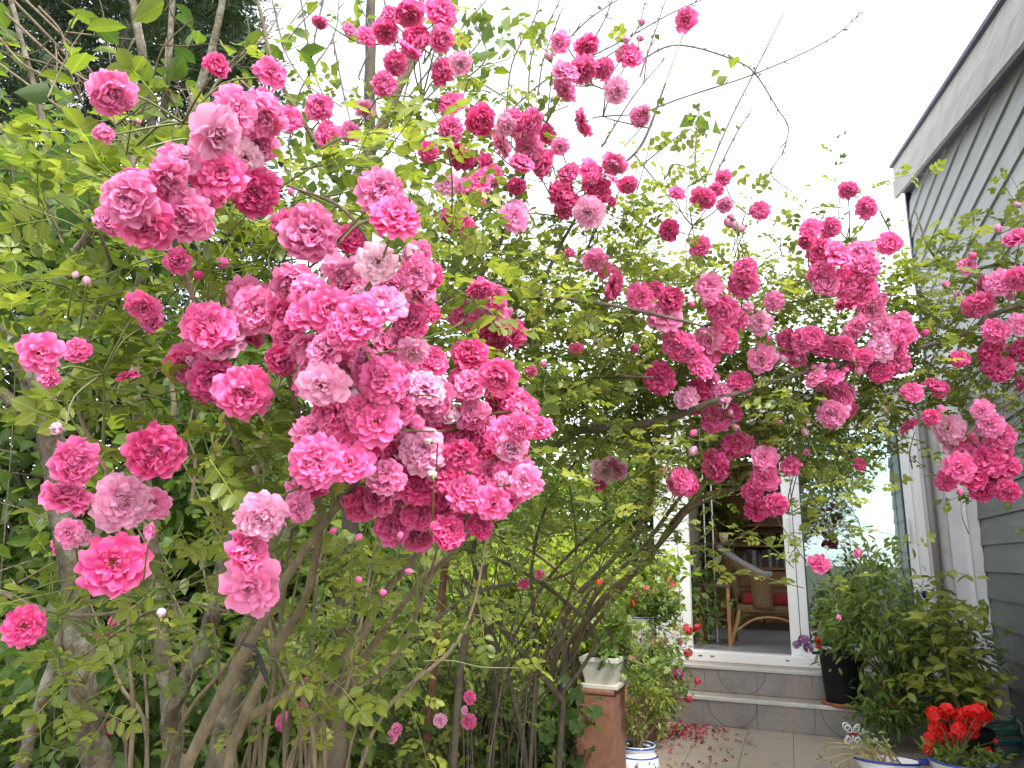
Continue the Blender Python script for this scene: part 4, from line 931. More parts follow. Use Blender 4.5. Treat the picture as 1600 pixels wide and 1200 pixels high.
# fallen petals on the tiles
Vs, Ts, ti, k = [], [], [], 0
pv, pt_, _, _ = blade(.9, .25, .25, 2)
for i in range(760):
    u = random.random()
    if u < .7: x, y = random.gauss(1020+60*random.random(), 32), random.gauss(1140, 9)
    else: x, y = random.uniform(965, 1180), random.uniform(1128, 1235)
    c = hitz(x, y, .004)
    if c[1] > YR1-.015 or c[0] < -.96: continue
    V = pv*random.uniform(.012, .032); V = V @ rot((0, 0, 1), random.uniform(0, 6.28)).T @ rot((1, 0, 0), random.uniform(-.3, .3)).T + [c[0], c[1], .006+random.uniform(0, .01)]
    Vs.append(V); Ts.append(pt_+k); k += len(V); ti.append(np.full(len(V), random.choice((0, .1, .4, .8, 1))))
fm = flower_mat('fallen_petal', (0.12, 0.03, 0.015), (0.60, 0.03, 0.12))
fp = put('fallen_petals', mesh_from('fallen_petals', np.vstack(Vs), np.vstack(Ts), {'tint': np.concatenate(ti)}, [fm])); tag(fp, 'red and brown fallen petals scattered on the terrace tiles', 'petals', kind='stuff')

# ================================================================== ROSES
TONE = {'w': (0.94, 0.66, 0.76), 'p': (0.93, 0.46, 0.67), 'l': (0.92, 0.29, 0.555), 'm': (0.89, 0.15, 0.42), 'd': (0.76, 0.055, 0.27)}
def make_bloom(seed, style=0):
    """double rose, radius about 1, facing +Z; style 0 full and flat, 1 cupped, 2 loose and open, 3 half-open"""
    rg = np.random.default_rng(seed)
    rings = {0: [(6, 1.0, .62, 8, -22), (7, .93, .56, 22, -4), (7, .80, .50, 36, 14), (7, .64, .44, 50, 34), (7, .47, .38, 62, 60), (6, .32, .30, 76, 92)],
             1: [(6, .98, .66, 22, 6), (7, .92, .60, 38, 30), (7, .80, .52, 52, 52), (6, .66, .46, 64, 74), (6, .52, .40, 74, 98), (5, .40, .32, 82, 112)],
             2: [(6, 1.05, .72, 6, -18), (6, .88, .60, 24, 4), (6, .58, .44, 44, 30), (5, .36, .32, 62, 64)],
             3: [(5, .62, .62, 50, 40), (6, .74, .56, 66, 70), (6, .70, .48, 76, 92), (5, .60, .42, 82, 108), (4, .48, .34, 86, 120)]}[style]
    Vs, Ts, al, ti = [], [], [], []; k = 0; nt, ns = 6, 6
    t = np.linspace(0, 1, nt+1)[:, None]; s = np.linspace(-1, 1, ns+1)[None, :]
    for ri, (n, L, W, e0, e1) in enumerate(rings):
        off = rg.uniform(0, 6.28); n = n+(3 if style < 2 else 1)
        for p in range(n):
            l = L*rg.uniform(.86, 1.1); w = W*rg.uniform(.58, .92)
            ea, eb = math.radians(e0+rg.uniform(-9, 9)), math.radians(e1+rg.uniform(-16, 16))
            tt = np.linspace(0, 1, nt+1); el = ea+(eb-ea)*tt**1.6
            dr = np.cos(el)*l/nt; dz = np.sin(el)*l/nt
            r = np.concatenate([[0.03], 0.03+np.cumsum(dr[1:])]); z = np.concatenate([[0], np.cumsum(dz[1:])]) - ri*0.0
            hw = w*(0.18+0.82*np.sin(np.minimum(tt*1.25, 1)*math.pi/2)**0.9)*(1-.5*np.clip((tt-.72)/.28, 0, 1)**2)
            notch = -rg.uniform(.03, .16)*l*(tt**3)[:, None]*(np.cos(s*math.pi*rg.uniform(.8, 1.3))*.5+.2)
            f1, f2 = rg.uniform(2.4, 5.0), rg.uniform(5, 8); ph, ph2 = rg.uniform(0, 6.28, 2)
            ruf = (tt**1.5)[:, None]*(0.105*np.sin(f1*s+ph)+0.06*np.sin(f2*s+ph2))*rg.uniform(.7, 1.6)
            cup = 0.22*hw[:, None]*s*s*rg.uniform(.3, 1.3)
            nx, nz = -np.sin(el), np.cos(el)
            R = r[:, None] + (ruf+cup)*nx[:, None] + notch*np.cos(el)[:, None]; Z = z[:, None] + (ruf+cup)*nz[:, None] + notch*np.sin(el)[:, None]
            Y = hw[:, None]*s*np.ones_like(R); tw = rg.uniform(-.25, .25); R2 = R + tw*Y*.3
            a = off + p*2*math.pi/n + rg.uniform(-.16, .16); V = np.stack([R2*math.cos(a)-Y*math.sin(a), R2*math.sin(a)+Y*math.cos(a), Z+tw*Y*.5], -1).reshape(-1, 3)
            V[:, 2] += 0.02*(len(rings)-ri)*0 + ri*.035
            i = np.arange(nt)[:, None]*(ns+1); j = np.arange(ns)[None]
            Q = np.stack([i+j, i+j+1, i+j+ns+2, i+j+ns+1], -1).reshape(-1, 4)
            Vs.append(V); Ts.append(Q+k); k += len(V); al.append((t*np.ones_like(s)*.92+.08*rg.uniform()).ravel()); ti.append(np.full(len(V), rg.uniform(0.1, 1)))
    V = np.vstack(Vs); V -= [0, 0, .22]
    return V, np.vstack(Ts), np.concatenate(al), np.concatenate(ti)
BLOOM = {}
for st_, cnt in ((0, 6), (1, 4), (2, 4), (3, 3)):
    for c in range(cnt):
        V, T, a, ti = make_bloom(500+st_*20+c, st_); BLOOM[st_, c] = mesh_from('rose_bloom', V, T, {'along': a, 'tint': ti}, [M_PETAL])
NST = {0: 6, 1: 4, 2: 4, 3: 3}
# stamens: a tuft
V_, T_, k_ = [], [], 0
for i in range(26):
    a = i*2.4; r = .16*math.sqrt((i+.5)/26); b = np.array([r*math.cos(a)*.5, r*math.sin(a)*.5, 0]); e = np.array([r*math.cos(a), r*math.sin(a), .16-r*.3]); w = .014
    V_ += [b+[w, 0, 0], b-[w, 0, 0], e+[0, w*1.6, 0], e-[0, w*1.6, 0], e+[0, 0, .03]]; T_ += [(k_, k_+1, k_+3), (k_, k_+3, k_+2), (k_+2, k_+3, k_+4)]; k_ += 5
STAMEN_ME = mesh_from('stamens', np.array(V_), np.array(T_), None, [M_STAMEN])
# calyx + short stalk under the bloom
cx = MB(); cx.lathe([(.015, -.75), (.02, -.5), (.10, -.36), (.13, -.28), (.09, -.22)], n=8)
for p in range(5):
    a = p*1.2566; cx.poly([(.1*math.cos(a-.3), .1*math.sin(a-.3), -.24), (.1*math.cos(a+.3), .1*math.sin(a+.3), -.24), (.34*math.cos(a), .34*math.sin(a), -.20)], (0, 0, -.012))
_o = cx.build('calyx', M_GREENSTEM); CALYX_ME = _o.data; bpy.data.objects.remove(_o)
# bud
def bud_mesh(seed):
    rg = np.random.default_rng(seed); mb = MB(); n = 10; rings = []
    for r, z in [(.12, -.55), (.40, -.30), (.50, 0), (.40, .38), (.20, .62), (.05, .72)]:
        rings.append([mb.bm.verts.new((r*(1+.10*math.sin(2*i+z*5))*math.cos(i*2*math.pi/n+z*.8), r*(1+.10*math.sin(2*i+z*5))*math.sin(i*2*math.pi/n+z*.8), z)) for i in range(n)])
    for a, b in zip(rings, rings[1:]):
        for i in range(n): f = mb.bm.faces.new((a[i], a[(i+1) % n], b[(i+1) % n], b[i])); f.smooth = True
    mb.bm.faces.new(rings[-1]); me = mb.build('rosebud', M_PETAL).data
    for k, v in (('along', .75), ('tint', .6)):
        a_ = me.attributes.new(k, 'FLOAT', 'POINT'); a_.data.foreach_set('value', np.full(len(me.vertices), v, dtype=np.float32))
    return me
_b = [bud_mesh(1), bud_mesh(2)]
for o in [o for o in COL.objects if o.name.startswith('rosebud')]: bpy.data.objects.remove(o)
cs = MB(); cs.lathe([(.03, -1.3), (.05, -.75), (.22, -.6), (.28, -.45), (.2, -.35)], n=8)
for p in range(5):
    a = p*1.2566; v = [(.27*math.cos(a-.45), .27*math.sin(a-.45), -.45), (.27*math.cos(a+.45), .27*math.sin(a+.45), -.45), (.54*math.cos(a+.2), .54*math.sin(a+.2), 0), (.30*math.cos(a), .30*math.sin(a), .5), (.54*math.cos(a-.2), .54*math.sin(a-.2), 0)]
    cs.bm.faces.new([cs.bm.verts.new(q) for q in v])
_o = cs.build('sepals', M_GREENSTEM); SEPAL_ME = _o.data; bpy.data.objects.remove(_o)

def place_rose(parent, p, diam, tone, face=None, style=None, near=False):
    """a bloom with its own tilt, child of the plant"""
    p = np.array(p); tocam = unit(CAM-p)
    n = unit(tocam*.8 + RNG.normal(0, .32, 3) + np.array([0, 0, .12])) if face is None else unit(np.array(face, float))
    st_ = style if style is not None else int(RNG.choice([0, 0, 0, 1, 1, 2]))
    me = BLOOM[st_, int(RNG.integers(0, NST[st_]))]
    q = Vector(n).to_track_quat('Z', 'Y').to_matrix().to_4x4() @ Matrix.Rotation(RNG.uniform(0, 6.28), 4, 'Z')
    sc = diam/2*RNG.uniform(.95, 1.08); BLOOMS.append((p, sc))
    M = Matrix.Translation(Vector(p)) @ q @ Matrix.Scale(sc, 4)
    o = put('rose', me, parent, M)
    c = np.array(TONE[tone])*RNG.uniform(.9, 1.08); o.color = (*np.clip(c, 0, .95), 1)
    put('calyx', CALYX_ME, o, M)
    if st_ in (0, 2) and (near or st_ == 2): put('stamens', STAMEN_ME, o, M)
    return p - n*sc*.75
def place_bud(parent, p, size, tone='m', d=None):
    n = unit(np.array([0, 0, .6])+RNG.normal(0, .5, 3)) if d is None else d
    M = Matrix.Translation(Vector(p)) @ Vector(n).to_track_quat('Z', 'Y').to_matrix().to_4x4() @ Matrix.Scale(size/1.1, 4)
    o = put('rosebud', _b[int(RNG.integers(0, 2))], parent, M); o.color = (*TONE[tone], 1); put('sepals', SEPAL_ME, o, M); return np.array(p)-n*size*1.1
def cluster_stems(tb, pts, back=.16, rad=.0017):
    """pedicels: blooms close together meet in one node behind and below them"""
    pts = [np.array(p) for p in pts]; left = list(range(len(pts))); nodes = []
    while left:
        i = left[0]; near = [j for j in left if np.linalg.norm(pts[j]-pts[i]) < .22][:6]
        c = np.mean([pts[j] for j in near], 0); node = c + unit(c-CAM)*back*RNG.uniform(.5, 1) + np.array([0, 0, -.06]) + RNG.normal(0, .02, 3)
        for j in near: tb.add([pts[j], (pts[j]+node)/2+RNG.normal(0, .012, 3), node], [rad*.8, rad, rad*1.3], 5, 0, 3); left.remove(j)
        nodes.append(node)
    return nodes
def canes(parent, spec, material, name='cane', n=8, wob=.08):
    """spec: list of (points [(px,py,depth)], widths in px) -> one object each"""
    out = []
    for pts, w in spec:
        P = [at(*p) for p in pts]; rad = [ww/2*pts[min(len(pts)-1, int(round(i*(len(pts)-1)/max(1, len(w)-1))))][2]/F for i, ww in enumerate(w)]
        MB().tube(P, rad, n, wob, 8).build(name, material[len(out) % len(material)] if isinstance(material, list) else material, parent); out.append(np.array(P))
    return out
def to_ground(px, py, d, zg=-.15):
    """the lowest seen point of a stem, carried straight on to the soil"""
    p = at(px, py, d); return p
def foliage_region(tb, lv, regs, leaf, every, droop=.4, tint=(.25, .85), rad=.002, dens=1.0, ln=(.10, .24)):
    for (cx_, cy_, rx, ry, d0, d1, n) in regs:
        n = max(1, int(round(n*dens))); ex, ey = in_ellipse(n)
        for i in range(n):
            d = RNG.uniform(d0, d1); p = at(cx_+ex[i]*rx, cy_+ey[i]*ry, d)
            out = ex[i]*RGT*.5 - ey[i]*np.array([0, 0, 1])*.45
            dr = out + RNG.normal(0, .7, 3)*[1, 1, .6] + np.array([0, 0, .15])
            spray(tb, lv, p, dr, RNG.uniform(*ln)*(.7+.3*d), leaf, every, droop, rad, tint, guard=True)

# ---------- climbing rose 1: the near branches with the big clusters
R1 = [ # px, py, diameter px, tone, style
 (178,148,74,'l',0),(163,210,52,'l',3),(338,102,44,'d',1),(425,110,48,'m',2),(372,168,74,'l',2),(412,184,74,'l',0),(340,212,86,'p',2),(384,246,54,'w',2),(345,272,74,'m',0),(398,302,70,'d',0),
 (262,280,78,'l',0),(200,310,80,'l',0),(178,345,55,'l',1),(225,350,88,'m',0),(290,338,86,'l',0),(290,248,44,'p',2),(318,250,50,'p',2),(485,365,98,'l',1),(446,345,48,'m',0),(278,408,42,'m',1),
 (595,298,72,'l',0),(618,335,76,'m',0),(400,485,78,'l',0),(328,508,78,'m',0),(347,527,74,'p',0),(330,592,78,'d',0),(382,612,88,'m',0),(300,563,30,'p',3),(455,440,64,'l',1),(487,460,68,'l',0),
 (512,482,70,'m',2),(450,522,56,'m',1),(440,562,54,'d',1),(505,545,66,'l',0),(503,602,80,'p',2),(560,492,72,'m',0),(597,475,78,'l',0),(545,508,70,'m',0),(590,410,64,'w',2),(636,395,52,'w',3),
 (650,425,58,'l',0),(562,455,32,'w',3),(530,424,54,'p',2),(670,430,46,'d',0),(540,520,60,'m',0),(475,490,60,'m',0),
 (600,592,74,'m',0),(662,602,72,'p',0),(645,550,48,'p',2),(735,602,56,'l',1),(780,588,66,'m',1),(815,640,44,'l',3),(812,668,44,'m',0),(588,660,74,'m',2),(637,670,56,'l',0),(700,648,52,'w',3),
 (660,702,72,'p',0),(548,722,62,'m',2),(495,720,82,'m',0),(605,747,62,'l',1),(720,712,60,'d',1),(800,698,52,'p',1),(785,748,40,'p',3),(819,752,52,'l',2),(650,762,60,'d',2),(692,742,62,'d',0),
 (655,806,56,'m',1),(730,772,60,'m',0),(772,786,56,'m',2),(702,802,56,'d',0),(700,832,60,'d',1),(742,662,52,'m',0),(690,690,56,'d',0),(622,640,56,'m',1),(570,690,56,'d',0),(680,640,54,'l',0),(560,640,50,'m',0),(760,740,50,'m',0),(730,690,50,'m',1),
 (242,708,82,'d',0),(120,722,82,'m',0),(105,774,78,'m',0),(193,786,88,'p',0),(242,786,48,'l',2),(238,830,44,'l',3),(130,842,50,'p',3),(106,832,46,'l',2),(178,880,92,'d',2),(92,668,40,'w',3),
 (409,808,74,'p',0),(470,792,50,'l',0),(386,862,76,'m',1),(390,918,94,'l',2),(394,884,30,'w',3),(38,978,56,'d',2),(62,552,60,'m',2),(122,548,42,'m',1),(76,592,50,'m',3),(222,480,52,'m',2),(236,500,40,'m',1),(200,585,34,'d',2)]
N1 = len(R1)
R1 += [(x+int(RNG.normal(0, 34)), y+int(RNG.normal(0, 30)), int(RNG.uniform(44, 66)), 'mmld'[int(RNG.integers(0, 4))], int(RNG.integers(0, 2))) for (x, y, dm, tn, stl) in list(R1) if (430 < x < 830 and 420 < y < 830) or (180 < x < 420 and 170 < y < 360 and dm > 60)]
def fill(ells, gap):
    pts = []
    for (cx_, cy_, rx, ry, n) in ells:
        ex, ey = in_ellipse(n*6); k = 0
        for x, y in zip(cx_+ex*rx, cy_+ey*ry):
            if k < n and all((x-p[0])**2+(y-p[1])**2 > gap*gap for p in pts): pts.append((x, y)); k += 1
    return pts
R1 += [(x, y, int(RNG.uniform(50, 66)), 'mmdl'[int(RNG.integers(0, 4))], int(RNG.integers(0, 2))) for x, y in fill([(650, 690, 175, 140, 34), (540, 480, 130, 85, 18), (270, 310, 95, 50, 8), (360, 220, 50, 60, 4), (340, 560, 60, 60, 4)], 44)]
rose1 = thing('climbing_rose', at(430, 1000, 1.35)*[1, 1, 0]+[0, 0, -.12], 'climbing rose with large dense clusters of double pink blooms above the lichened trunks', 'climbing rose', 'pink climbing roses')
tb = TB(); foot = []
for i, (x, y, dm, tn, stl) in enumerate(R1):
    d = 1.02 + .10*math.sin(x*.013+y*.007) + RNG.uniform(-.035, .035)
    if dm < 60: d += .05
    if i >= N1: d += .07
    foot.append(place_rose(rose1, at(x, y, d), dm*d/F*.99, tn, None, stl, True))
nodes1 = cluster_stems(tb, foot)
for (x, y, s_, tn) in [(347,410,20,'m'),(310,430,16,'d'),(232,840,12,'m'),(560,840,12,'m'),(625,838,12,'m'),(560,905,11,'m'),(598,926,12,'m'),(640,893,12,'m'),(252,958,16,'w'),(135,440,14,'p'),(118,430,12,'p'),(575,565,16,'p'),(552,620,20,'w'),(214,190,12,'p'),(520,830,12,'m'),(455,300,12,'m'),(670,690,14,'w'),(675,742,18,'w')]:
    d = 1.06; e = place_bud(rose1, at(x, y, d), s_*d/F, tn); tb.add([e, e+unit(e-CAM)*.05+[0, 0, -.05], e+unit(e-CAM)*.12+[0, 0, -.06]], [.0012, .0014, .0016], 5, 0, 3)
tb.build('flower_stalk', M_GREENSTEM, rose1)
G = -.12
c1 = canes(rose1, [
 ([(290,1200,1.35),(350,1080,1.3),(400,990,1.25),(450,900,1.2),(520,800,1.18),(600,700,1.16)],[20,18,16,14,11,8]),
 ([(350,1190,1.5),(380,1130,1.5),(450,1085,1.5),(540,1030,1.5),(600,930,1.5),(668,847,1.45),(760,740,1.4)],[15,15,15,14,13,11,8]),
 ([(360,1170,1.45),(400,1080,1.42),(440,1000,1.4),(482,920,1.35),(500,800,1.3),(470,660,1.2),(430,520,1.15)],[17,15,14,13,11,9,7]),
 ([(500,1200,1.9),(560,1050,1.8),(640,930,1.7),(720,850,1.6),(780,770,1.5)],[12,12,11,9,6]),
 ([(150,350,1.25),(170,420,1.3),(140,520,1.3),(125,640,1.22),(160,720,1.15),(178,790,1.12)],[5,7,8,8,7,5]),
 ([(430,880,1.25),(400,760,1.2),(330,600,1.18),(300,460,1.15),(270,360,1.12)],[10,9,8,7,5]),
 ([(600,700,1.16),(640,560,1.15),(600,430,1.14),(540,330,1.14),(450,290,1.15)],[9,8,7,6,4]),
 ([(300,460,1.15),(240,330,1.14),(200,240,1.16),(172,170,1.18)],[7,5,4,3]),
 ([(0,925,1.5),(80,955,1.45),(160,960,1.42),(260,940,1.4),(360,955,1.38)],[8,7,6,4,3]),
 ([(600,340,1.14),(560,350,1.1),(530,380,1.08),(500,420,1.08)],[5,6,5,4]),
], M_CANE)
# ground ends
for (x, y, d, w) in ((290, 1200, 1.35, 20), (350, 1190, 1.5, 15), (360, 1170, 1.45, 17), (500, 1200, 1.9, 12)):
    p = at(x, y, d); g_ = np.array([p[0]-.10, p[1]+.06, G-.05]); MB().tube([p+[.012, -.008, .03], p*.5+g_*.5+[-.02, 0, 0], g_], [w/2*d/F*1.0, w/2*d/F*1.08, w/2*d/F*1.2], 8, .08).build('cane', M_CANE, rose1)
tb = TB()
for i in range(34):                                       # thin tan canes fanning up from the foot
    x0 = RNG.uniform(180, 560); d0 = RNG.uniform(1.6, 2.3); a_ = at(x0, 1210, d0); b_ = at(x0+RNG.normal(90, 130), RNG.uniform(640, 960), d0+RNG.uniform(-.2, .2)); m_ = (a_+b_)/2+RNG.normal(0, .04, 3)
    tb.add([a_*[1, 1, 0]+[0, 0, -.14], a_, m_, b_], [.006, .0055, .0045, .002], 6, .06, 6)
tb.build('cane', M_CANE, rose1)
tb = TB(); lv = Leaves(ROSE_VARS)
P_all = np.vstack(c1)
for nd in nodes1:                                         # join flower nodes to the nearest cane
    q = P_all[np.argmin(np.linalg.norm(P_all-nd, axis=1))]
    if np.linalg.norm(q-nd) < .35: tb.add([nd, nd*.6+q*.4+[0, 0, .02], q], [.0015, .002, .0026], 5, 0, 4)
foliage_region(tb, lv, [ # cx cy rx ry d0 d1 n
 (480,300,90,70,1.1,1.4,26),(400,400,170,80,1.12,1.4,30),(150,440,160,110,1.15,1.5,36),(330,470,150,100,1.15,1.4,20),(520,580,190,120,1.12,1.4,32),(430,690,130,60,1.1,1.3,18),(400,700,90,50,1.0,1.1,6),
 (640,520,120,80,1.15,1.45,26),(250,640,160,80,1.15,1.4,12),(330,860,130,70,1.1,1.4,13),(590,820,140,90,1.2,1.6,34),(60,640,80,90,1.05,1.3,8),(280,980,160,60,1.3,1.6,10),(480,960,120,120,1.4,1.9,26),(560,1040,140,90,1.5,2.0,22),
 (330,1110,300,90,1.5,2.1,9),(700,640,110,120,1.2,1.5,18),(700,400,80,80,1.3,1.6,18),(120,1020,120,100,1.4,1.8,6),(640,960,130,110,1.8,2.4,20)], .080, .042, .45, (.2, .95), .0016, dens=.66)
for c in c1[4:9]:
    for k in range(6):
        i = RNG.integers(0, len(c)-1); p = c[i]+(c[i+1]-c[i])*RNG.uniform(); spray(tb, lv, p, RNG.normal(0, 1, 3), RNG.uniform(.1, .25), .085, .045, .4, .0018, (.3, .9))
tb.build('stem', M_GREENSTEM, rose1, 'stuff'); lv.clear_of(BLOOMS); lv.build(M_ROSELEAF, rose1, 'leaf', 300, 'foliage', 'rose')

# ---------- climbing rose 2: over the archway
R2 = [(640,22,50,'m',0),(690,16,52,'m',0),(500,35,26,'m',1),(545,46,22,'l',1),(572,55,32,'m',0),(602,50,40,'m',0),(690,110,42,'m',0),(705,160,46,'m',0),(640,80,42,'m',0),(650,55,40,'d',0),(692,60,40,'m',0),(500,165,42,'m',0),(515,212,46,'m',0),(548,205,32,'l',0),(570,172,30,'p',2),
 (620,100,38,'m',0),(600,130,36,'m',0),(670,236,30,'d',0),(718,247,48,'d',0),(706,200,38,'m',0),(752,188,48,'d',0),(800,190,44,'m',0),(834,190,40,'m',0),(785,226,46,'l',0),(825,230,46,'l',0),(815,256,44,'m',1),(848,256,44,'m',0),(760,262,46,'d',0),(748,282,44,'m',2),(700,286,40,'p',2),(708,346,48,'d',0),
 (755,319,26,'m',3),(803,338,44,'l',2),(808,292,30,'d',0),(873,66,34,'l',2),(918,72,42,'m',0),(912,112,46,'m',0),(885,110,40,'l',0),(880,142,42,'l',2),(965,142,40,'p',2),(985,85,42,'m',0),(942,108,32,'m',0),(910,192,44,'m',0),(875,230,28,'l',2),(855,208,32,'d',0),(925,266,44,'m',2),(960,258,42,'l',0),(888,272,36,'m',1),(880,302,48,'d',0),(937,298,44,'d',0),
 (956,315,30,'m',3),(918,332,50,'p',2),(982,290,32,'m',0),(1070,30,38,'m',2),(1000,182,30,'l',0),(890,396,28,'m',3),(930,408,38,'l',2),(1045,360,32,'d',0),(1095,386,34,'m',0),(960,445,52,'m',0),(1002,465,46,'m',2),(1040,490,50,'l',2),(992,545,24,'m',3),(770,460,50,'m',0),(722,493,50,'m',0),(778,488,42,'l',2),(808,522,46,'d',0),(770,532,50,'d',0),
 (1058,300,26,'m',0),(1098,312,40,'m',0),(1130,278,26,'m',1),(1132,320,28,'l',1),(1187,328,30,'m',0),(1325,298,28,'m',0),(1353,325,34,'m',0),(1390,378,36,'m',0),(1118,296,24,'m',0),
 (1265,356,32,'m',2),(1297,356,34,'m',0),(1280,392,44,'m',0),(1310,396,46,'m',0),(1342,396,46,'l',0),(1322,442,46,'m',0),(1356,414,38,'m',0),(1165,420,38,'m',1),(1160,440,46,'m',0),(1110,446,42,'l',2),(1128,488,52,'m',0),(1058,540,52,'m',0),(1030,592,48,'d',0),(1132,530,42,'m',0),(1107,550,44,'m',0),(1097,572,42,'m',0),(1190,560,44,'l',2),(1155,596,38,'d',0),
 (1085,618,60,'d',0),(1118,653,44,'m',2),(1168,482,36,'p',3),(1188,502,36,'p',2),(1328,470,42,'m',0),(1360,486,42,'l',0),(1290,540,42,'m',0),(1270,526,38,'m',0),(1242,552,42,'m',2),(1315,546,44,'m',0),(1257,530,38,'m',0),(1340,512,40,'l',0),(1385,514,44,'l',2),(1376,542,42,'p',2),(1405,505,40,'l',0),(1412,522,36,'m',0),(1282,590,44,'l',2),(1312,617,40,'m',0),(1300,648,44,'l',0),(1376,580,38,'d',0),
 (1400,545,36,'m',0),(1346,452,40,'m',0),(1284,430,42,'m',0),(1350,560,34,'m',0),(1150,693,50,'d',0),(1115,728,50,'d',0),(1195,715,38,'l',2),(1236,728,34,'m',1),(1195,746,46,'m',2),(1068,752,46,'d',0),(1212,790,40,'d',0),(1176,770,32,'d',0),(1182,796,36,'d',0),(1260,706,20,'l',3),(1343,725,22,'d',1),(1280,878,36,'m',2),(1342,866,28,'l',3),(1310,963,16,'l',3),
 (1300,590,34,'m',0),(1230,530,36,'m',1),(1150,500,34,'m',0),(1208,470,32,'l',2),(1420,665,34,'m',0),(1336,420,36,'m',0),(945,735,40,'w',0),(966,734,30,'p',0),(936,755,26,'m',0),(955,722,26,'l',0),(900,545,22,'m',2),(830,580,20,'m',1),(880,330,30,'m',0)]
R2 += [(x+int(RNG.normal(0, 26)), y+int(RNG.normal(0, 22)), int(RNG.uniform(26, 42)), 'mmldp'[int(RNG.integers(0, 5))], int(RNG.integers(0, 3))) for (x, y, dm, tn, stl) in list(R2) if dm > 38 and RNG.uniform() < .42]
rose2 = thing('climbing_rose', at(930, 1000, 3.3)*[1, 1, 0]+[0, 0, -.12], 'climbing rose trained as an arch in front of the sunroom door with scattered blooms', 'climbing rose', 'pink climbing roses')
def d2(x, y): return 1.62 + .42*min(1, max(0, (x-620)/500)) + .12*min(1, max(0, (y-400)/300))
tb = TB(); foot = []
for (x, y, dm, tn, stl) in R2:
    d = d2(x, y) + RNG.uniform(-.06, .06)
    if (x, y) in ((945,735),(966,734),(936,755),(955,722)): d = 2.7
    foot.append(place_rose(rose2, at(x, y, d), dm*d/F*1.01, tn, None, stl, False))
nodes2 = cluster_stems(tb, foot, .14, .0018)
buds2 = [(1148,352,14),(1137,348,12),(1158,358,12),(1142,340,12),(935,535,14),(1272,576,12),(1284,572,11),(1300,573,12),(1342,580,14),(1225,562,12),(1245,560,10),(1258,676,12),(1260,657,10),(1325,640,12),(1185,525,12),(1202,528,10),(1118,590,14),(1084,676,12),(1170,615,8),(1082,705,14),(1000,60,10),(1003,35,10),(1150,668,12),(1142,645,8),(1218,660,10),(1382,640,10),(850,570,10),(1038,735,10),(1100,520,10),(1080,475,10),(978,62,12),(858,88,14),(1010,170,12),(1330,560,12),(1320,578,12)]
for (x, y, s_) in buds2:
    d = d2(x, y)-.02; e = place_bud(rose2, at(x, y, d), s_*d/F*1.1, 'lmp'[int(RNG.integers(0, 3))]); tb.add([e, e+[0, 0, -.04]+RNG.normal(0, .015, 3), e+RNG.normal(0, .03, 3)+[0, 0, -.10]+unit(e-CAM)*.06], [.0012, .0014, .0018], 5, 0, 3)
tb.build('flower_stalk', M_GREENSTEM, rose2)
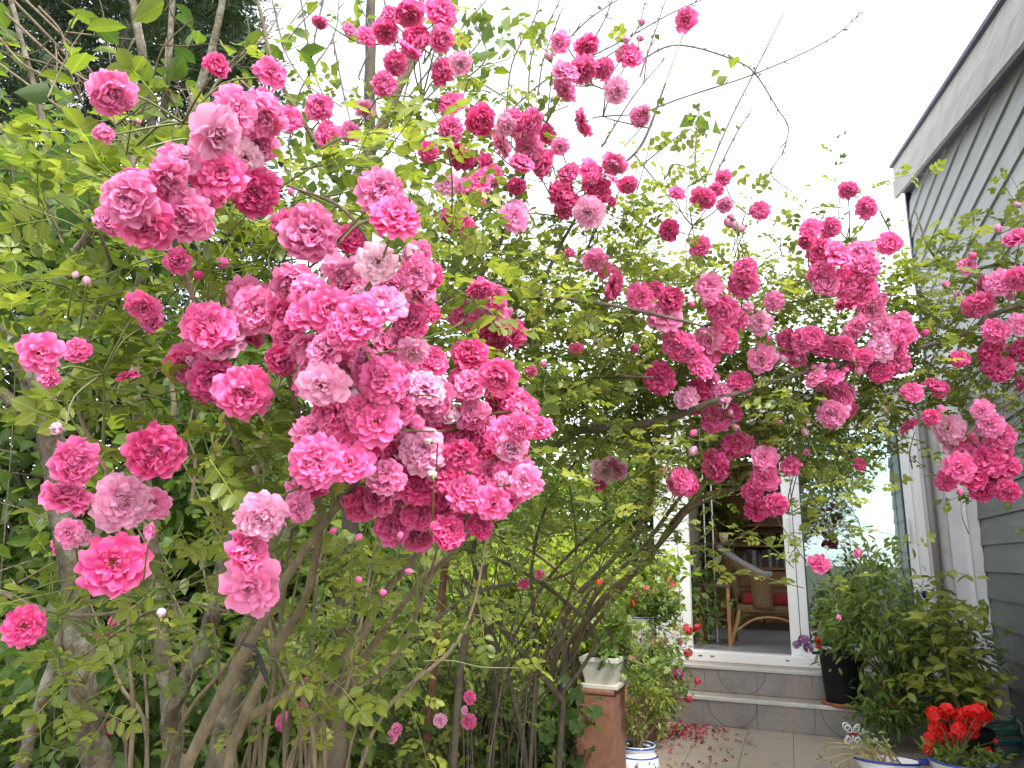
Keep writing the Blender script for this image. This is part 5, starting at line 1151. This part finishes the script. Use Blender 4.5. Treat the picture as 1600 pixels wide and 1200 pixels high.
c2 = canes(rose2, [
 ([(860,705,2.3),(900,675,2.25),(960,667,2.2),(1040,655,2.15),(1120,625,2.1),(1230,590,2.1),(1340,560,2.1)],[10,13,13,12,10,8,6]),
 ([(884,1010,3.95),(950,925,3.6),(1005,885,3.3),(1060,805,2.8),(1110,772,2.6),(1185,760,2.4)],[9,9,8,8,7,5]),
 ([(900,990,3.95),(985,895,3.4),(1040,840,2.9),(1090,770,2.6),(1130,690,2.4)],[9,9,8,7,5]),
 ([(860,1060,3.95),(890,950,3.7),(960,870,3.2),(1010,800,2.9),(1020,720,2.6),(1000,640,2.4)],[10,10,9,8,7,5]),
 ([(790,430,1.8),(850,460,1.85),(960,478,1.85),(1060,500,1.9),(1100,510,1.9)],[7,7,6,5,3]),
 ([(720,900,2.9),(800,1000,3.0),(880,1095,3.1)],[8,9,10]),
 ([(745,930,2.9),(790,1050,3.0),(810,1120,3.0),(822,1200,3.0)],[9,10,10,11]),
 ([(770,1160,3.0),(772,1030,2.9),(752,930,2.8),(740,860,2.7),(760,760,2.5),(800,690,2.3)],[10,10,9,8,7,5]),
 ([(860,1110,3.1),(930,1000,3.1),(870,930,3.0),(790,880,2.8),(700,850,2.5)],[6,6,6,6,5]),
 ([(720,1040,2.6),(735,960,2.6),(760,880,2.6)],[12,11,9]),
 ([(650,1000,2.5),(690,960,2.5),(760,920,2.6),(880,900,2.8),(960,830,2.8)],[6,6,6,5,4]),
 ([(840,640,2.1),(880,610,2.1),(940,590,2.05),(1020,590,2.0)],[6,7,6,4]),
 ([(840,1000,3.0),(830,900,2.9),(850,800,2.7),(900,720,2.4)],[5,5,5,4]),
 ([(800,1000,3.0),(860,900,2.9),(930,830,2.8),(1000,780,2.6)],[5,5,5,4]),
 ([(600,560,1.75),(680,480,1.78),(760,420,1.82),(800,330,1.85),(830,240,1.87),(880,140,1.87)],[8,8,7,6,5,4]),
 ([(830,540,1.9),(850,440,1.9),(900,340,1.92),(940,280,1.92),(1000,230,1.94),(1040,130,1.95)],[7,6,5,4,4,3]),
 ([(1100,510,2.15),(1200,470,2.2),(1290,420,2.25),(1340,390,2.25)],[5,5,4,3]),
 ([(912,1000,3.9),(960,935,3.6),(1030,850,3.2),(1075,800,2.9),(1130,770,2.6)],[7,7,6,5,4]), ([(890,1030,3.95),(930,930,3.7),(1000,860,3.3),(1060,780,2.8),(1100,735,2.6)],[8,8,7,6,4]),
 ([(700,1000,2.8),(640,1080,2.8),(560,1200,2.8)],[5,6,7]), ([(960,1000,3.9),(900,920,3.7),(830,860,3.4),(760,830,3.0)],[5,5,5,4]), ([(820,1080,3.3),(880,960,3.2),(900,860,3.0),(890,760,2.7)],[5,5,4,3]), ([(770,1000,3.0),(700,900,2.8),(640,840,2.5)],[6,5,4]),
], [M_DARKCANE, M_CANE, M_CANE, M_CANE]+[M_DARKCANE]*13+[M_CANE]*6)
for (x, y, d, w) in ((884, 1010, 3.95, 14), (900, 990, 3.95, 10), (876, 1060, 3.95, 10), (880, 1095, 3.1, 10), (822, 1200, 3.0, 11), (770, 1160, 3.0, 10), (720, 1040, 2.6, 12), (840, 1000, 3.0, 6)):
    p = at(x, y, d); g_ = np.array([p[0]-.07, p[1]+.03, G-.05]); MB().tube([p, p*.5+g_*.5, g_], [w/2*d/F, w/2*d/F*1.1, w/2*d/F*1.3], 7, .08).build('cane', M_DARKCANE, rose2)
tb = TB(); lv = Leaves(ROSE_VARS)
P_all = np.vstack([catmull(c, 6) for c in c2])
for nd in nodes2:
    q = P_all[np.argmin(np.linalg.norm(P_all-nd, axis=1))]
    if np.linalg.norm(q-nd) < .45: tb.add([nd, nd*.6+q*.4+[0, 0, .03]+RNG.normal(0, .02, 3), q], [.0013, .0017, .0022], 5, 0, 4)
foliage_region(tb, lv, [
 (640,130,110,130,1.65,1.9,16),(760,230,140,110,1.65,1.9,44),(900,170,110,110,1.7,1.95,26),(930,300,90,60,1.7,1.9,20),(730,380,130,90,1.6,2.0,70),(900,430,170,80,1.7,2.1,90),(880,560,190,90,1.85,2.3,110),(1050,400,110,90,1.85,2.1,26),(1060,590,160,110,1.9,2.35,110),
 (1150,480,140,90,1.95,2.3,70),(1200,620,170,80,2.0,2.4,120),(1290,440,90,80,2.0,2.3,42),(1340,570,130,90,2.0,2.4,90),(1090,340,60,50,1.9,2.1,8),(1100,700,170,50,2.1,2.5,60),(900,720,150,50,2.3,2.8,50),(1020,660,170,50,2.1,2.5,50),(1250,690,150,30,2.05,2.4,34),(1210,770,60,60,2.0,2.2,10),
 (1262,790,35,55,2.0,2.2,9),(1265,880,35,60,2.0,2.2,4),(1380,690,70,30,2.05,2.3,6),(780,800,150,80,2.4,3.0,60),(900,830,150,80,2.7,3.2,60),(1000,780,100,60,2.6,3.0,40),(1330,340,50,40,2.0,2.2,3),(560,230,70,70,1.6,1.9,9),(760,560,120,80,1.9,2.4,60),(960,520,200,120,2.2,2.7,120),(1180,560,200,100,2.3,2.7,110),(1100,640,230,60,2.3,2.8,110),(1330,620,130,60,2.3,2.6,50),(700,440,130,70,1.8,2.2,40),(880,640,120,60,2.1,2.6,50)], .062, .036, .4, (.2, 1.0), .0014, dens=.95, ln=(.08, .2))
tb.build('stem', M_GREENSTEM, rose2, 'stuff'); tb = TB()
for i in range(46):                                       # tangle of thin stems under the arch
    x0 = RNG.uniform(690, 850); y0 = RNG.uniform(1080, 1200); d0 = RNG.uniform(2.9, 3.9); x1 = min(950, x0+RNG.normal(20, 100)); y1 = RNG.uniform(780, 960)
    a_, b_ = at(x0, y0, d0), at(x1, y1, d0-RNG.uniform(0, .5)); m_ = (a_+b_)/2+RNG.normal(0, .08, 3); tb.add([a_*[1, 1, 0]+[RNG.normal(0, .05), 0, -.14], a_, m_, b_], [.005, .005, .004, .002], 5, .05, 5)
tb.build('stem', M_DARKCANE, rose2, 'stuff'); lv.clear_of(BLOOMS); lv.build(M_ROSELEAF, rose2, 'leaf', 300, 'foliage', 'rose')

# ---------- climbing rose 3: against the dark board wall
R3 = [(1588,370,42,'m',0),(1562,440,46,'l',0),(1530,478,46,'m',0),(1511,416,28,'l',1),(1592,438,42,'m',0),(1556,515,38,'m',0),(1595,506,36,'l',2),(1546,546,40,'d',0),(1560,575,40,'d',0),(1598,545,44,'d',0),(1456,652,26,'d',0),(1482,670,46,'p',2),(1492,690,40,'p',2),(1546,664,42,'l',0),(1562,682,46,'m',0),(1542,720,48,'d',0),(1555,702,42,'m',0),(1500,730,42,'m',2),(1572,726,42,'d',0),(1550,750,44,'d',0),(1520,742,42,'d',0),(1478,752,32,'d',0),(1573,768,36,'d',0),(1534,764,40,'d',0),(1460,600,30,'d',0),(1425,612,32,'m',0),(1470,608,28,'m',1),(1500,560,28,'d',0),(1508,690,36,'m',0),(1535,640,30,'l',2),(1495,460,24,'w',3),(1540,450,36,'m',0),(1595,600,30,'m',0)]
rose3 = thing('climbing_rose', np.array([1.25, 2.9, 0.0]), 'climbing rose hanging beside the dark board wall above the citrus sapling', 'climbing rose', 'pink climbing roses')
tb = TB(); foot = []
for (x, y, dm, tn, stl) in R3:
    d = 2.1 + RNG.uniform(-.07, .07); foot.append(place_rose(rose3, at(x, y, d), dm*d/F*1.01, tn, None, stl, False))
nodes3 = cluster_stems(tb, foot, .14, .0018)
for (x, y, s_) in [(1560,358,12),(1520,400,12),(1478,445,12),(1580,460,16),(1445,520,12),(1528,630,12),(1500,770,10),(1470,640,12),(1590,320,10)]:
    e = place_bud(rose3, at(x, y, 2.1), s_*2.1/F*1.1, 'lmp'[int(RNG.integers(0, 3))]); tb.add([e, e+[0, 0, -.05], e+[0.02, .05, -.09]], [.0012, .0014, .0018], 5, 0, 3)
tb.build('flower_stalk', M_GREENSTEM, rose3)
p_end = at(1700, 560, 2.1)
c3 = canes(rose3, [([(1720,560,2.15),(1600,480,2.15),(1500,525,2.15),(1430,545,2.15),(1380,560,2.15)],[6,7,7,6,4]), ([(1720,560,2.15),(1600,420,2.2),(1520,420,2.2),(1460,400,2.2),(1430,330,2.3)],[7,6,5,4,2]), ([(1720,560,2.15),(1620,600,2.1),(1560,640,2.1),(1510,680,2.1)],[6,6,5,4])], M_DARKCANE)
MB().tube([p_end+(at(1720,560,2.15)-p_end), np.array([1.1, 2.05, .9]), np.array([1.15, 2.1, .4]), np.array([1.15, 2.1, -.05])], [.008, .012, .014, .018], 8, .08).build('cane', M_CANE, rose3)
tb = TB(); lv = Leaves(ROSE_VARS); P_all = np.vstack([catmull(c, 6) for c in c3])
for nd in nodes3:
    q = P_all[np.argmin(np.linalg.norm(P_all-nd, axis=1))]; tb.add([nd, nd*.6+q*.4+[0, 0, .03], q], [.0013, .0017, .0022], 5, 0, 4)
foliage_region(tb, lv, [(1540,400,90,70,2.1,2.4,40),(1480,470,90,80,2.1,2.4,60),(1540,560,90,90,2.1,2.4,70),(1450,560,70,70,2.1,2.4,44),(1560,680,60,90,2.1,2.3,34),(1590,800,30,40,2.1,2.3,5),(1470,640,60,40,2.1,2.3,16),(1620,500,60,200,2.1,2.5,40)], .062, .038, .4, (.35, 1.0), .0014, dens=.6, ln=(.08, .2))
tb.build('stem', M_GREENSTEM, rose3, 'stuff'); lv.clear_of(BLOOMS); lv.build(M_ROSELEAF, rose3, 'leaf', 300, 'foliage', 'rose')

# ================================================================== TREES AND SHRUBS
# ---------- grey many-stemmed tree on the left
st1 = thing('tree', at(200, 1150, 1.9)*[1, 1, 0]+[0, 0, -.12], 'many-stemmed tree with grey lichened trunks under the near roses', 'tree')
trunks = [
 ([(155,1200,1.75),(132,1100,1.75),(115,930,1.75),(92,760,1.75),(68,640,1.72),(30,560,1.7),(-20,500,1.7)],[42,40,37,36,38,30,25]),
 ([(68,640,1.72),(45,560,1.7),(100,430,1.65),(150,350,1.6),(190,285,1.6),(240,200,1.65)],[34,24,15,13,10,7]),
 ([(268,1200,2.0),(264,1080,2.0),(245,960,2.0),(235,820,2.05),(215,650,2.1),(205,480,2.15)],[30,27,23,19,16,12]),
 ([(266,1110,1.98),(320,1000,1.98),(350,880,2.0),(395,740,2.05),(420,600,2.1)],[26,27,24,19,14]),
 ([(335,1210,1.85),(370,1060,1.85),(402,950,1.85),(432,860,1.87),(500,720,1.9),(560,560,2.0)],[34,32,28,24,18,12]),
 ([(30,1210,1.7),(60,1110,1.7),(92,1010,1.75),(135,880,1.8),(180,760,1.9)],[20,18,17,13,10]),
 ([(0,610,1.7),(40,645,1.7),(75,660,1.72)],[16,18,20]),
 ([(245,290,2.1),(235,180,2.1),(222,80,2.1),(203,-20,2.1)],[15,14,13,12]), ([(245,290,2.1),(258,150,2.1),(266,60,2.1),(270,-20,2.1)],[11,10,9,9]), ([(270,260,2.1),(300,170,2.1),(330,80,2.1),(352,-20,2.1)],[13,12,11,10]),
 ([(72,215,1.9),(55,140,1.9),(35,70,1.9),(12,-20,1.9)],[9,9,8,8]), ([(245,290,2.1),(225,420,2.1),(205,480,2.15)],[15,15,14])]
for pts, w in trunks:
    P = [at(*p) for p in pts]; MB().tube(P, [ww/2*pts[0][2]/F for ww in w], 12, .09, 10).build('trunk', M_BARK, st1)
for (x, y, d, w) in ((155, 1200, 1.75, 42), (268, 1200, 2.0, 30), (335, 1210, 1.85, 34), (30, 1210, 1.7, 20)):
    p = at(x, y, d); g_ = p*[1, 1, 0]+[.03, .02, -.2]; MB().tube([p+[0, 0, .02], p*.5+g_*.5+[.015, 0, 0], g_], [w/2*d/F, w/2*d/F*1.1, w/2*d/F*1.4], 12, .09).build('trunk', M_BARK, st1)
tw = TB()
for (a, b_, d, w) in [((8,20),(225,220),1.8,5),((20,0),(240,260),1.9,5),((60,10),(130,160),1.85,4),((0,100),(200,235),1.8,4),((0,195),(110,420),1.7,7),((40,0),(215,200),2.0,4),((150,160),(210,60),2.0,5),((0,60),(120,180),1.9,4),((60,120),(120,20),1.9,4),((180,230),(300,30),2.0,4),((300,240),(260,60),2.0,4),((330,250),(290,130),2.05,5),((280,200),(420,40),1.9,4),((340,130),(440,10),2.0,4),((370,120),(460,210),1.9,4),((300,300),(350,130),1.9,4),((200,560),(330,470),1.7,4),((270,660),(275,560),1.9,9),((300,780),(305,620),2.0,6),((200,600),(290,560),1.7,3),((420,900),(560,560),1.9,6),((290,480),(420,350),1.8,4),((330,700),(480,560),1.9,5),((60,1090),(190,960),1.6,4),((150,1010),(330,880),1.7,4)]:
    A, B = at(*a, d), at(*b_, d+RNG.uniform(-.1, .2)); m1 = A*.66+B*.34+RNG.normal(0, .012, 3); m2 = A*.33+B*.67+RNG.normal(0, .012, 3)
    tw.add([A, m1, m2, B], [w/2*d/F, w/2*d/F*.9, w/2*d/F*.75, w/2*d/F*.5], 6, .05, 5)
    for k in range(2):
        s0 = A+(B-A)*RNG.uniform(.2, .9); e0 = s0+unit(B-A)*.1+RNG.normal(0, .07, 3); tw.add([s0, (s0+e0)/2+RNG.normal(0, .01, 3), e0], [.0022, .0018, .001], 5, 0, 3)
tw.build('twig', M_CANE, st1, 'stuff')
tb = TB(); lv = Leaves(BROAD_VARS)
foliage_region(tb, lv, [(60,230,90,80,1.5,1.75,10),(120,290,100,60,1.5,1.8,10),(150,80,120,70,1.85,2.2,12),(250,80,90,90,1.9,2.2,12),(340,100,60,110,1.85,2.1,8),(40,120,60,110,1.7,2.0,8),(60,380,110,80,1.55,1.9,14),(20,780,70,90,1.5,1.7,8),(30,870,90,60,1.5,1.8,8),(420,40,40,60,1.9,2.1,3),(230,560,140,90,1.8,2.2,14),(160,640,160,80,1.8,2.2,12),(330,660,120,100,1.9,2.3,12)], .09, .055, .2, (.2, 1.0), .0018, dens=.55)
tb.build('stem', M_CANE, st1, 'stuff'); lv.clear_of(BLOOMS); lv.build(M_SHRUBLEAF, st1, 'leaf', 300, 'crown', 'tree')
# black strap round the stems
M_STRAP = simple('black_strap', (0.012, 0.013, 0.018), (0.03, 0.03, 0.035), 12, 0.6)
sp_ = thing('strap', at(400, 1030, 1.24), 'black webbing strap tying the leaning cane to the grey trunk', 'strap')
MB().tube([at(378, 1006, 1.22), at(395, 1012, 1.19), at(404, 1024, 1.2), at(398, 1045, 1.24), at(386, 1068, 1.3)], [.0028]*5, 8, .1).build('webbing', M_STRAP, sp_)
MB().tube([at(404, 1024, 1.2), at(412, 1048, 1.22), at(420, 1070, 1.24)], [.004, .0045, .0025], 8, .1).build('loose_end', M_STRAP, sp_)

# ---------- tree with dark trunk and bare twigs against the sky
bt = thing('tree', at(575, 700, 2.6)*[1, 1, 0]+[0, 0, -.12], 'slender tree with dark trunk and long bare twigs rising above the arch roses', 'tree')
p0 = at(575, 300, 2.4); gg = p0*[1, 1, 0]+[0, 0, -.2]
MB().tube([gg, gg*.5+p0*.5+[.02, 0, 0], p0, at(578, 150, 2.4), at(580, -60, 2.4)], [.034, .027, .02, .018, .015], 12, .08, 10).build('trunk', M_DARKCANE, bt)
for pts, w in [([(545,330,2.0),(566,260,2.0),(600,190,2.0),(640,90,2.0),(668,-30,2.0)],[16,20,17,14,11]), ([(598,195,2.0),(640,110,2.0),(700,10,2.0)],[9,8,6]), ([(500,245,2.0),(480,200,1.95),(430,110,1.95),(400,-10,1.95)],[8,8,6,5]), ([(560,290,2.0),(520,250,2.0),(490,215,2.0)],[9,8,6]), ([(575,300,2.4),(555,300,2.2),(545,330,2.0)],[14,14,15])]:
    P = [at(*p) for p in pts]; MB().tube(P, [ww/2*pts[0][2]/F for ww in w], 10, .1, 8).build('branch', M_CANE, bt)
tw = TB(); lv = Leaves(TINY_VARS)
twigs = [[(1100,285),(1140,190),(1180,110),(1225,20)], [(985,185),(1060,155),(1180,115),(1290,65),(1350,18)], [(1000,95),(1045,72),(1090,75),(1150,95),(1180,115),(1215,170),(1232,200),(1222,240),(1205,272),(1238,300)],
 [(790,190),(800,100),(835,30),(845,-10)], [(825,200),(830,90),(860,30),(880,-10)], [(840,150),(850,90),(880,10)], [(800,170),(860,120),(960,70),(1050,20),(1120,-10)], [(860,160),(900,120),(985,60),(1010,0)], [(940,230),(990,150),(1040,90)], [(1120,270),(1150,210),(1175,170)],
 [(1085,280),(1088,210),(1092,170)], [(1000,260),(1050,220),(1070,205)], [(425,0),(450,90),(500,160)], [(470,0),(490,110),(520,180)], [(505,0),(490,70),(480,150)], [(520,60),(540,160),(560,230)], [(620,200),(640,100),(625,10)], [(600,0),(615,60),(630,130)], [(640,150),(700,70),(760,0)], [(650,170),(720,100),(770,40)], [(560,120),(580,60),(560,0)],
 [(450,230),(470,140),(520,60),(530,0)], [(720,130),(760,90),(745,40)], [(760,260),(790,190),(800,130)], [(1000,120),(1020,60),(1040,0)], [(900,100),(940,40),(960,-10)], [(870,80),(920,30),(980,-10)], [(1280,380),(1275,360),(1290,330)], [(1395,370),(1380,340),(1376,330)]]
for t_ in twigs:
    d = 2.15 if t_[0][0] > 700 else 2.0; P = np.array([at(x, y, d) for x, y in t_]); tw.add(P, [.0028, .0023, .0014], 5, .05, 6)
    C = catmull(P, 8)
    for k in range(len(C)//2):
        i = RNG.integers(0, len(C)-1); q = C[i]; e = q+unit(C[min(i+1, len(C)-1)]-C[max(i-1, 0)])*.015+RNG.normal(0, .007, 3); tw.add([q, (q+e)/2, e], [.0016, .0018, .0012], 4, 0, 2)
    m = 2; ii = RNG.integers(0, len(C), m); lv.add(C[ii], orient(rnd_dirs(m, .1), up_normals(m, .7)), RNG.uniform(.012, .025, m), RNG.uniform(.3, .9, m))
tw.build('twig', M_TWIG, bt, 'stuff')
for (x, y, r, n) in [(780,40,30,14),(790,70,40,16),(660,200,40,14),(1138,110,10,4),(1092,195,16,10),(760,130,40,14),(640,150,60,8),(540,130,50,6),(720,60,40,8),(450,200,40,16),(560,30,50,12),(490,260,60,20),(700,30,50,10)]:
    P = np.array([at(x+RNG.normal(0, r*.6), y+RNG.normal(0, r*.6), 2.1+RNG.normal(0, .06)) for _ in range(n)]); lv.add(P, orient(rnd_dirs(n, .1), up_normals(n, .7)), RNG.uniform(.03, .065, n), RNG.uniform(.4, 1, n))
lv.build(M_SHRUBLEAF, bt, 'leaf', 150, 'crown', 'tree')

# ---------- background trees
def crown(parent, c, rad, n, variants, size, m, tint, clumps=60, spread=.16, lumpy=.35, name='crown', zmin=-.1, sprd=.7):
    c = np.array(c); rad = np.array(rad); u = rnd_dirs(clumps, 0, 1); rr = RNG.uniform(.35, 1.0, (clumps, 1))**.6*(1+RNG.normal(0, lumpy*.4, (clumps, 1)))
    cc = c + u*rr*rad; w = RNG.uniform(.4, 1.4, clumps); pick = RNG.choice(clumps, n, p=w/w.sum())
    P = cc[pick] + RNG.normal(0, 1, (n, 3))*spread*np.mean(rad)*[1, 1, .8]; ok = P[:, 2] > zmin; P = P[ok]; n = len(P)
    D = unit(unit(P-c)*.6 + RNG.normal(0, .7, (n, 3)) + [0, 0, -.15]); ct = RNG.uniform(-.15, .15, clumps)[pick][ok]
    lv = Leaves(variants); lv.add(P, orient(D, up_normals(n, sprd)), size*RNG.uniform(.6, 1.25, n), np.clip(RNG.uniform(*tint, n)+ct, 0, 1)); return lv.build(m, parent, 'leaf', 0, name, 'bg'), cc
def tree(name, base, h, label, cat, crowns, m, variants, size, tint, trunk_r, tmat=M_DARKCANE, group=None):
    t = thing(name, (base[0], base[1], -.12), label, cat, group); top_ = np.array([base[0], base[1], h])
    MB().tube([np.array([base[0], base[1], -.2]), np.array([base[0]+.05, base[1], h*.3]), np.array([base[0]-.04, base[1], h*.65]), top_], [trunk_r, trunk_r*.85, trunk_r*.55, trunk_r*.2], 10, .06).build('trunk', tmat, t)
    tb = TB()
    for (c, rad, n, cl) in crowns:
        o, cc = crown(t, c, rad, n, variants, size, m, tint, cl)
        for q in cc[::2]:
            s0 = np.array([base[0], base[1], min(h*.8, max(.3, q[2]-.6))]); tb.add([s0, s0*.5+q*.5+[0, 0, .1], q], [trunk_r*.3, trunk_r*.2, trunk_r*.06], 5, 0, 4)
    tb.build('limb', tmat, t, 'stuff'); return t
# dark conifer top left
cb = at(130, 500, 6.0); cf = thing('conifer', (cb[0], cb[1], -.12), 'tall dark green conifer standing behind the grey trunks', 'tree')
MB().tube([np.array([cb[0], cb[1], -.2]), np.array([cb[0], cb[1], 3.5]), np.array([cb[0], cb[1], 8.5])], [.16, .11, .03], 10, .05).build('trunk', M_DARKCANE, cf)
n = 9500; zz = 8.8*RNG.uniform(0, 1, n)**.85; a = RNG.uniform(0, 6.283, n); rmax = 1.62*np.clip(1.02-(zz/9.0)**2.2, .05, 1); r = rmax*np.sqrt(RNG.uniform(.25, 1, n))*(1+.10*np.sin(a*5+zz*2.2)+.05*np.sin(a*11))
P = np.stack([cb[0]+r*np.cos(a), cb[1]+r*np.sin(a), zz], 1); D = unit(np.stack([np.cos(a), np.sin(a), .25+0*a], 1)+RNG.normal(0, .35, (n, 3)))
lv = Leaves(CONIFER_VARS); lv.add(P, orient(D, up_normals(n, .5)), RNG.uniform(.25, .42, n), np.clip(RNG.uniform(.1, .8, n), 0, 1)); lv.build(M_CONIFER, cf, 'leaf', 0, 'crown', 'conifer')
def gpt(px, d): p = at(px, 800, d); return (p[0], p[1])
def C(px, py, d): return at(px, py, d)
tree('background_tree', gpt(60, 4.2), 2.6, 'dense green shrub filling the space behind the grey trunks', 'shrub', [(C(90, 700, 4.3), (1.5, .9, 1.0), 7000, 70), (C(280, 930, 4.3), (1.5, .8, .8), 7000, 70), (C(20, 420, 4.0), (.9, .7, .8), 3500, 40)], M_HEDGELEAF, BROAD_VARS, .095, (.25, .95), .05)
tree('background_tree', gpt(440, 5.0), 1.9, 'mid green shrub standing behind the leaning canes', 'shrub', [(C(420, 800, 5.0), (1.0, .7, .75), 5200, 60), (C(500, 1010, 4.6), (1.0, .6, .6), 4500, 60), (C(330, 620, 4.8), (.7, .6, .6), 3000, 40)], M_HEDGELEAF, BROAD_VARS, .085, (.1, .9), .04)
tree('background_tree', gpt(640, 8.0), 2.9, 'light green tree behind the arch with sky showing through', 'tree', [(C(640, 800, 8.2), (1.6, 1.0, .85), 6500, 70), (C(800, 790, 8.6), (1.5, 1.0, .8), 6500, 70)], M_LIMELEAF, BROAD_VARS, .095, (.0, .55), .07)
tree('background_tree', gpt(950, 9.5), 3.3, 'green tree standing beyond the arch beside the sunroom wall', 'tree', [(C(960, 840, 9.6), (1.6, 1.0, 1.15), 8500, 80), (C(1040, 760, 9.8), (1.0, .9, .9), 3500, 40)], M_HEDGELEAF, BROAD_VARS, .10, (.35, 1.0), .08)
tree('lime_shrub', gpt(830, 5.6), .9, 'bright yellow green shrub glowing through the arch stems', 'shrub', [(C(820, 990, 5.7), (.75, .6, .55), 5200, 60), (C(720, 1010, 5.6), (.7, .5, .45), 3500, 40), (C(880, 920, 6.0), (.7, .6, .4), 3000, 40)], M_LIMELEAF, BROAD_VARS, .085, (.2, 1), .03)
tree('background_tree', gpt(820, 7.2), 1.8, 'leafy green hedge shrub behind the bright lime shrub', 'shrub', [(C(700, 940, 7.2), (1.6, .8, .9), 6500, 70), (C(900, 940, 7.4), (1.4, .8, .8), 5000, 60)], M_HEDGELEAF, BROAD_VARS, .09, (.3, 1), .04)
# low dark plant at the pillar foot
hp = thing('leafy_herb', (*gpt(820, 3.4), -.12), 'dark green leafy herb growing low beside the pillar foot', 'plant')
q = at(795, 1130, 3.7); bush(hp, (q[0], q[1], -.1), (q[0], q[1], q[2]-.05), (.34, .25, .28), 900, LOBED_VARS, .085, M_HEDGELEAF, M_GREENSTEM, 20, (.1, .75), 250, prefix='herb')
for i, (px, py, d, rx, rz, nn, lab) in enumerate([(420, 1140, 2.9, .6, .35, 1400, 'low green undergrowth shrub between the leaning canes'), (120, 1120, 2.6, .6, .4, 1500, 'dark undergrowth shrub at the foot of the thickest grey trunk'), (600, 1120, 3.0, .5, .4, 1400, 'loose green shrub growing round the rusty post'), (740, 1010, 3.4, .35, .5, 350, 'wispy green shrub climbing between the dark arch stems')]):
    q = at(px, py, d); sh_ = thing('undergrowth_shrub', (q[0], q[1], -.12), lab, 'shrub'); bush(sh_, (q[0], q[1], -.12), q, (rx, .35, rz), nn, ROSE_FAR if i in (2, 3) else BROAD_VARS, .08 if i in (2, 3) else .075, M_ROSELEAF if i in (2, 3) else M_HEDGELEAF, M_DARKCANE, 24, (.1, .85), prefix='under', stem_r=.005)
# small blooms deep in the garden belong to a fourth rose
rose4 = thing('climbing_rose', (*gpt(650, 2.9), -.12), 'sparse rose with small loose blooms low down round the rusty post', 'climbing rose', 'pink climbing roses')
tb = TB()
for (x, y, dm, tn) in [(540,1080,22,'d'),(515,1092,18,'m'),(440,1127,22,'m'),(688,1125,18,'p'),(733,1090,18,'m'),(733,1128,22,'m'),(620,1140,18,'l'),(612,1150,16,'l'),(170,1150,30,'d'),(150,1000,20,'d'),(182,992,18,'m'),(178,970,14,'m'),(843,898,14,'m'),(818,912,14,'d'),(545,1075,14,'m'),(505,1085,12,'d'),(470,1105,14,'d'),(600,1150,12,'l'),(725,1110,12,'p'),(90,855,22,'m'),(20,560,30,'m'),(145,1000,14,'m'),(170,1138,18,'m'),(475,1065,12,'d')]:
    d = 2.55+RNG.uniform(-.1, .1); e = place_rose(rose4, at(x, y, d), dm*d/F*1.15, tn, None, None); g_ = e*[1, 1, 0]+RNG.normal(0, .12, 3)*[1, 1, 0]+[0, .1, -.12]; tb.add([e, e*.75+g_*.25+[0, 0, .08], e*.35+g_*.65, g_], [.0015, .002, .003, .0035], 5, 0, 4)
tb.build('cane', M_DARKCANE, rose4)
# rusty post
M_RUST = simple('rusty_iron', (0.075, 0.028, 0.016), (0.16, 0.07, 0.04), 30, 0.85, 0.5, 120)
pa_, pb2 = at(704, 800, 2.75), at(662, 1200, 2.75); dv = unit(pb2-pa_); ge = pa_+dv*((-.2-pa_[2])/dv[2])
rpst = thing('iron_post', ge*[1, 1, 0]+[0, 0, -.12], 'rusty brown iron post leaning among the arch stems', 'post')
MB().tube([ge, (ge+pa_)/2, pa_], [.0145]*3, 12, .02).build('shaft', M_RUST, rpst); MB().lathe([(.018, 0), (.018, .03), (.008, .04)], tuple(pa_-[0, 0, .01]), 12).build('cap', M_RUST, rpst)
# grass under the shrubs
n = 16000; X = RNG.uniform(-6, -1.18, n); Y = RNG.uniform(1.2, 9, n); P = np.stack([X, Y, np.full(n, -.122)], 1)
lv = Leaves([single_leaf(400+i, .07, 1, curl=(.1, .6)) for i in range(4)]); lv.add(P, orient(unit(np.array([0, 0, 1.])+RNG.normal(0, .3, (n, 3))), rnd_dirs(n, 0)), RNG.uniform(.06, .16, n), RNG.uniform(0, 1, n)); go = lv.build(M_GRASS, None, 'leaf', 0, 'grass', 'grass')
tag(go, 'rough green grass growing under the shrubs', 'grass', kind='stuff')

# tree behind the terrace: it shows as a reflection in the fixed pane
tree('garden_tree', (-.45, -5.2), 4.6, 'leafy tree reflected in the glass of the fixed pane', 'tree', [(np.array([.6, -5.2, 3.9]), (1.1, 1.1, 1.1), 2600, 50)], M_HEDGELEAF, BROAD_VARS, .13, (.2, .9), .11)
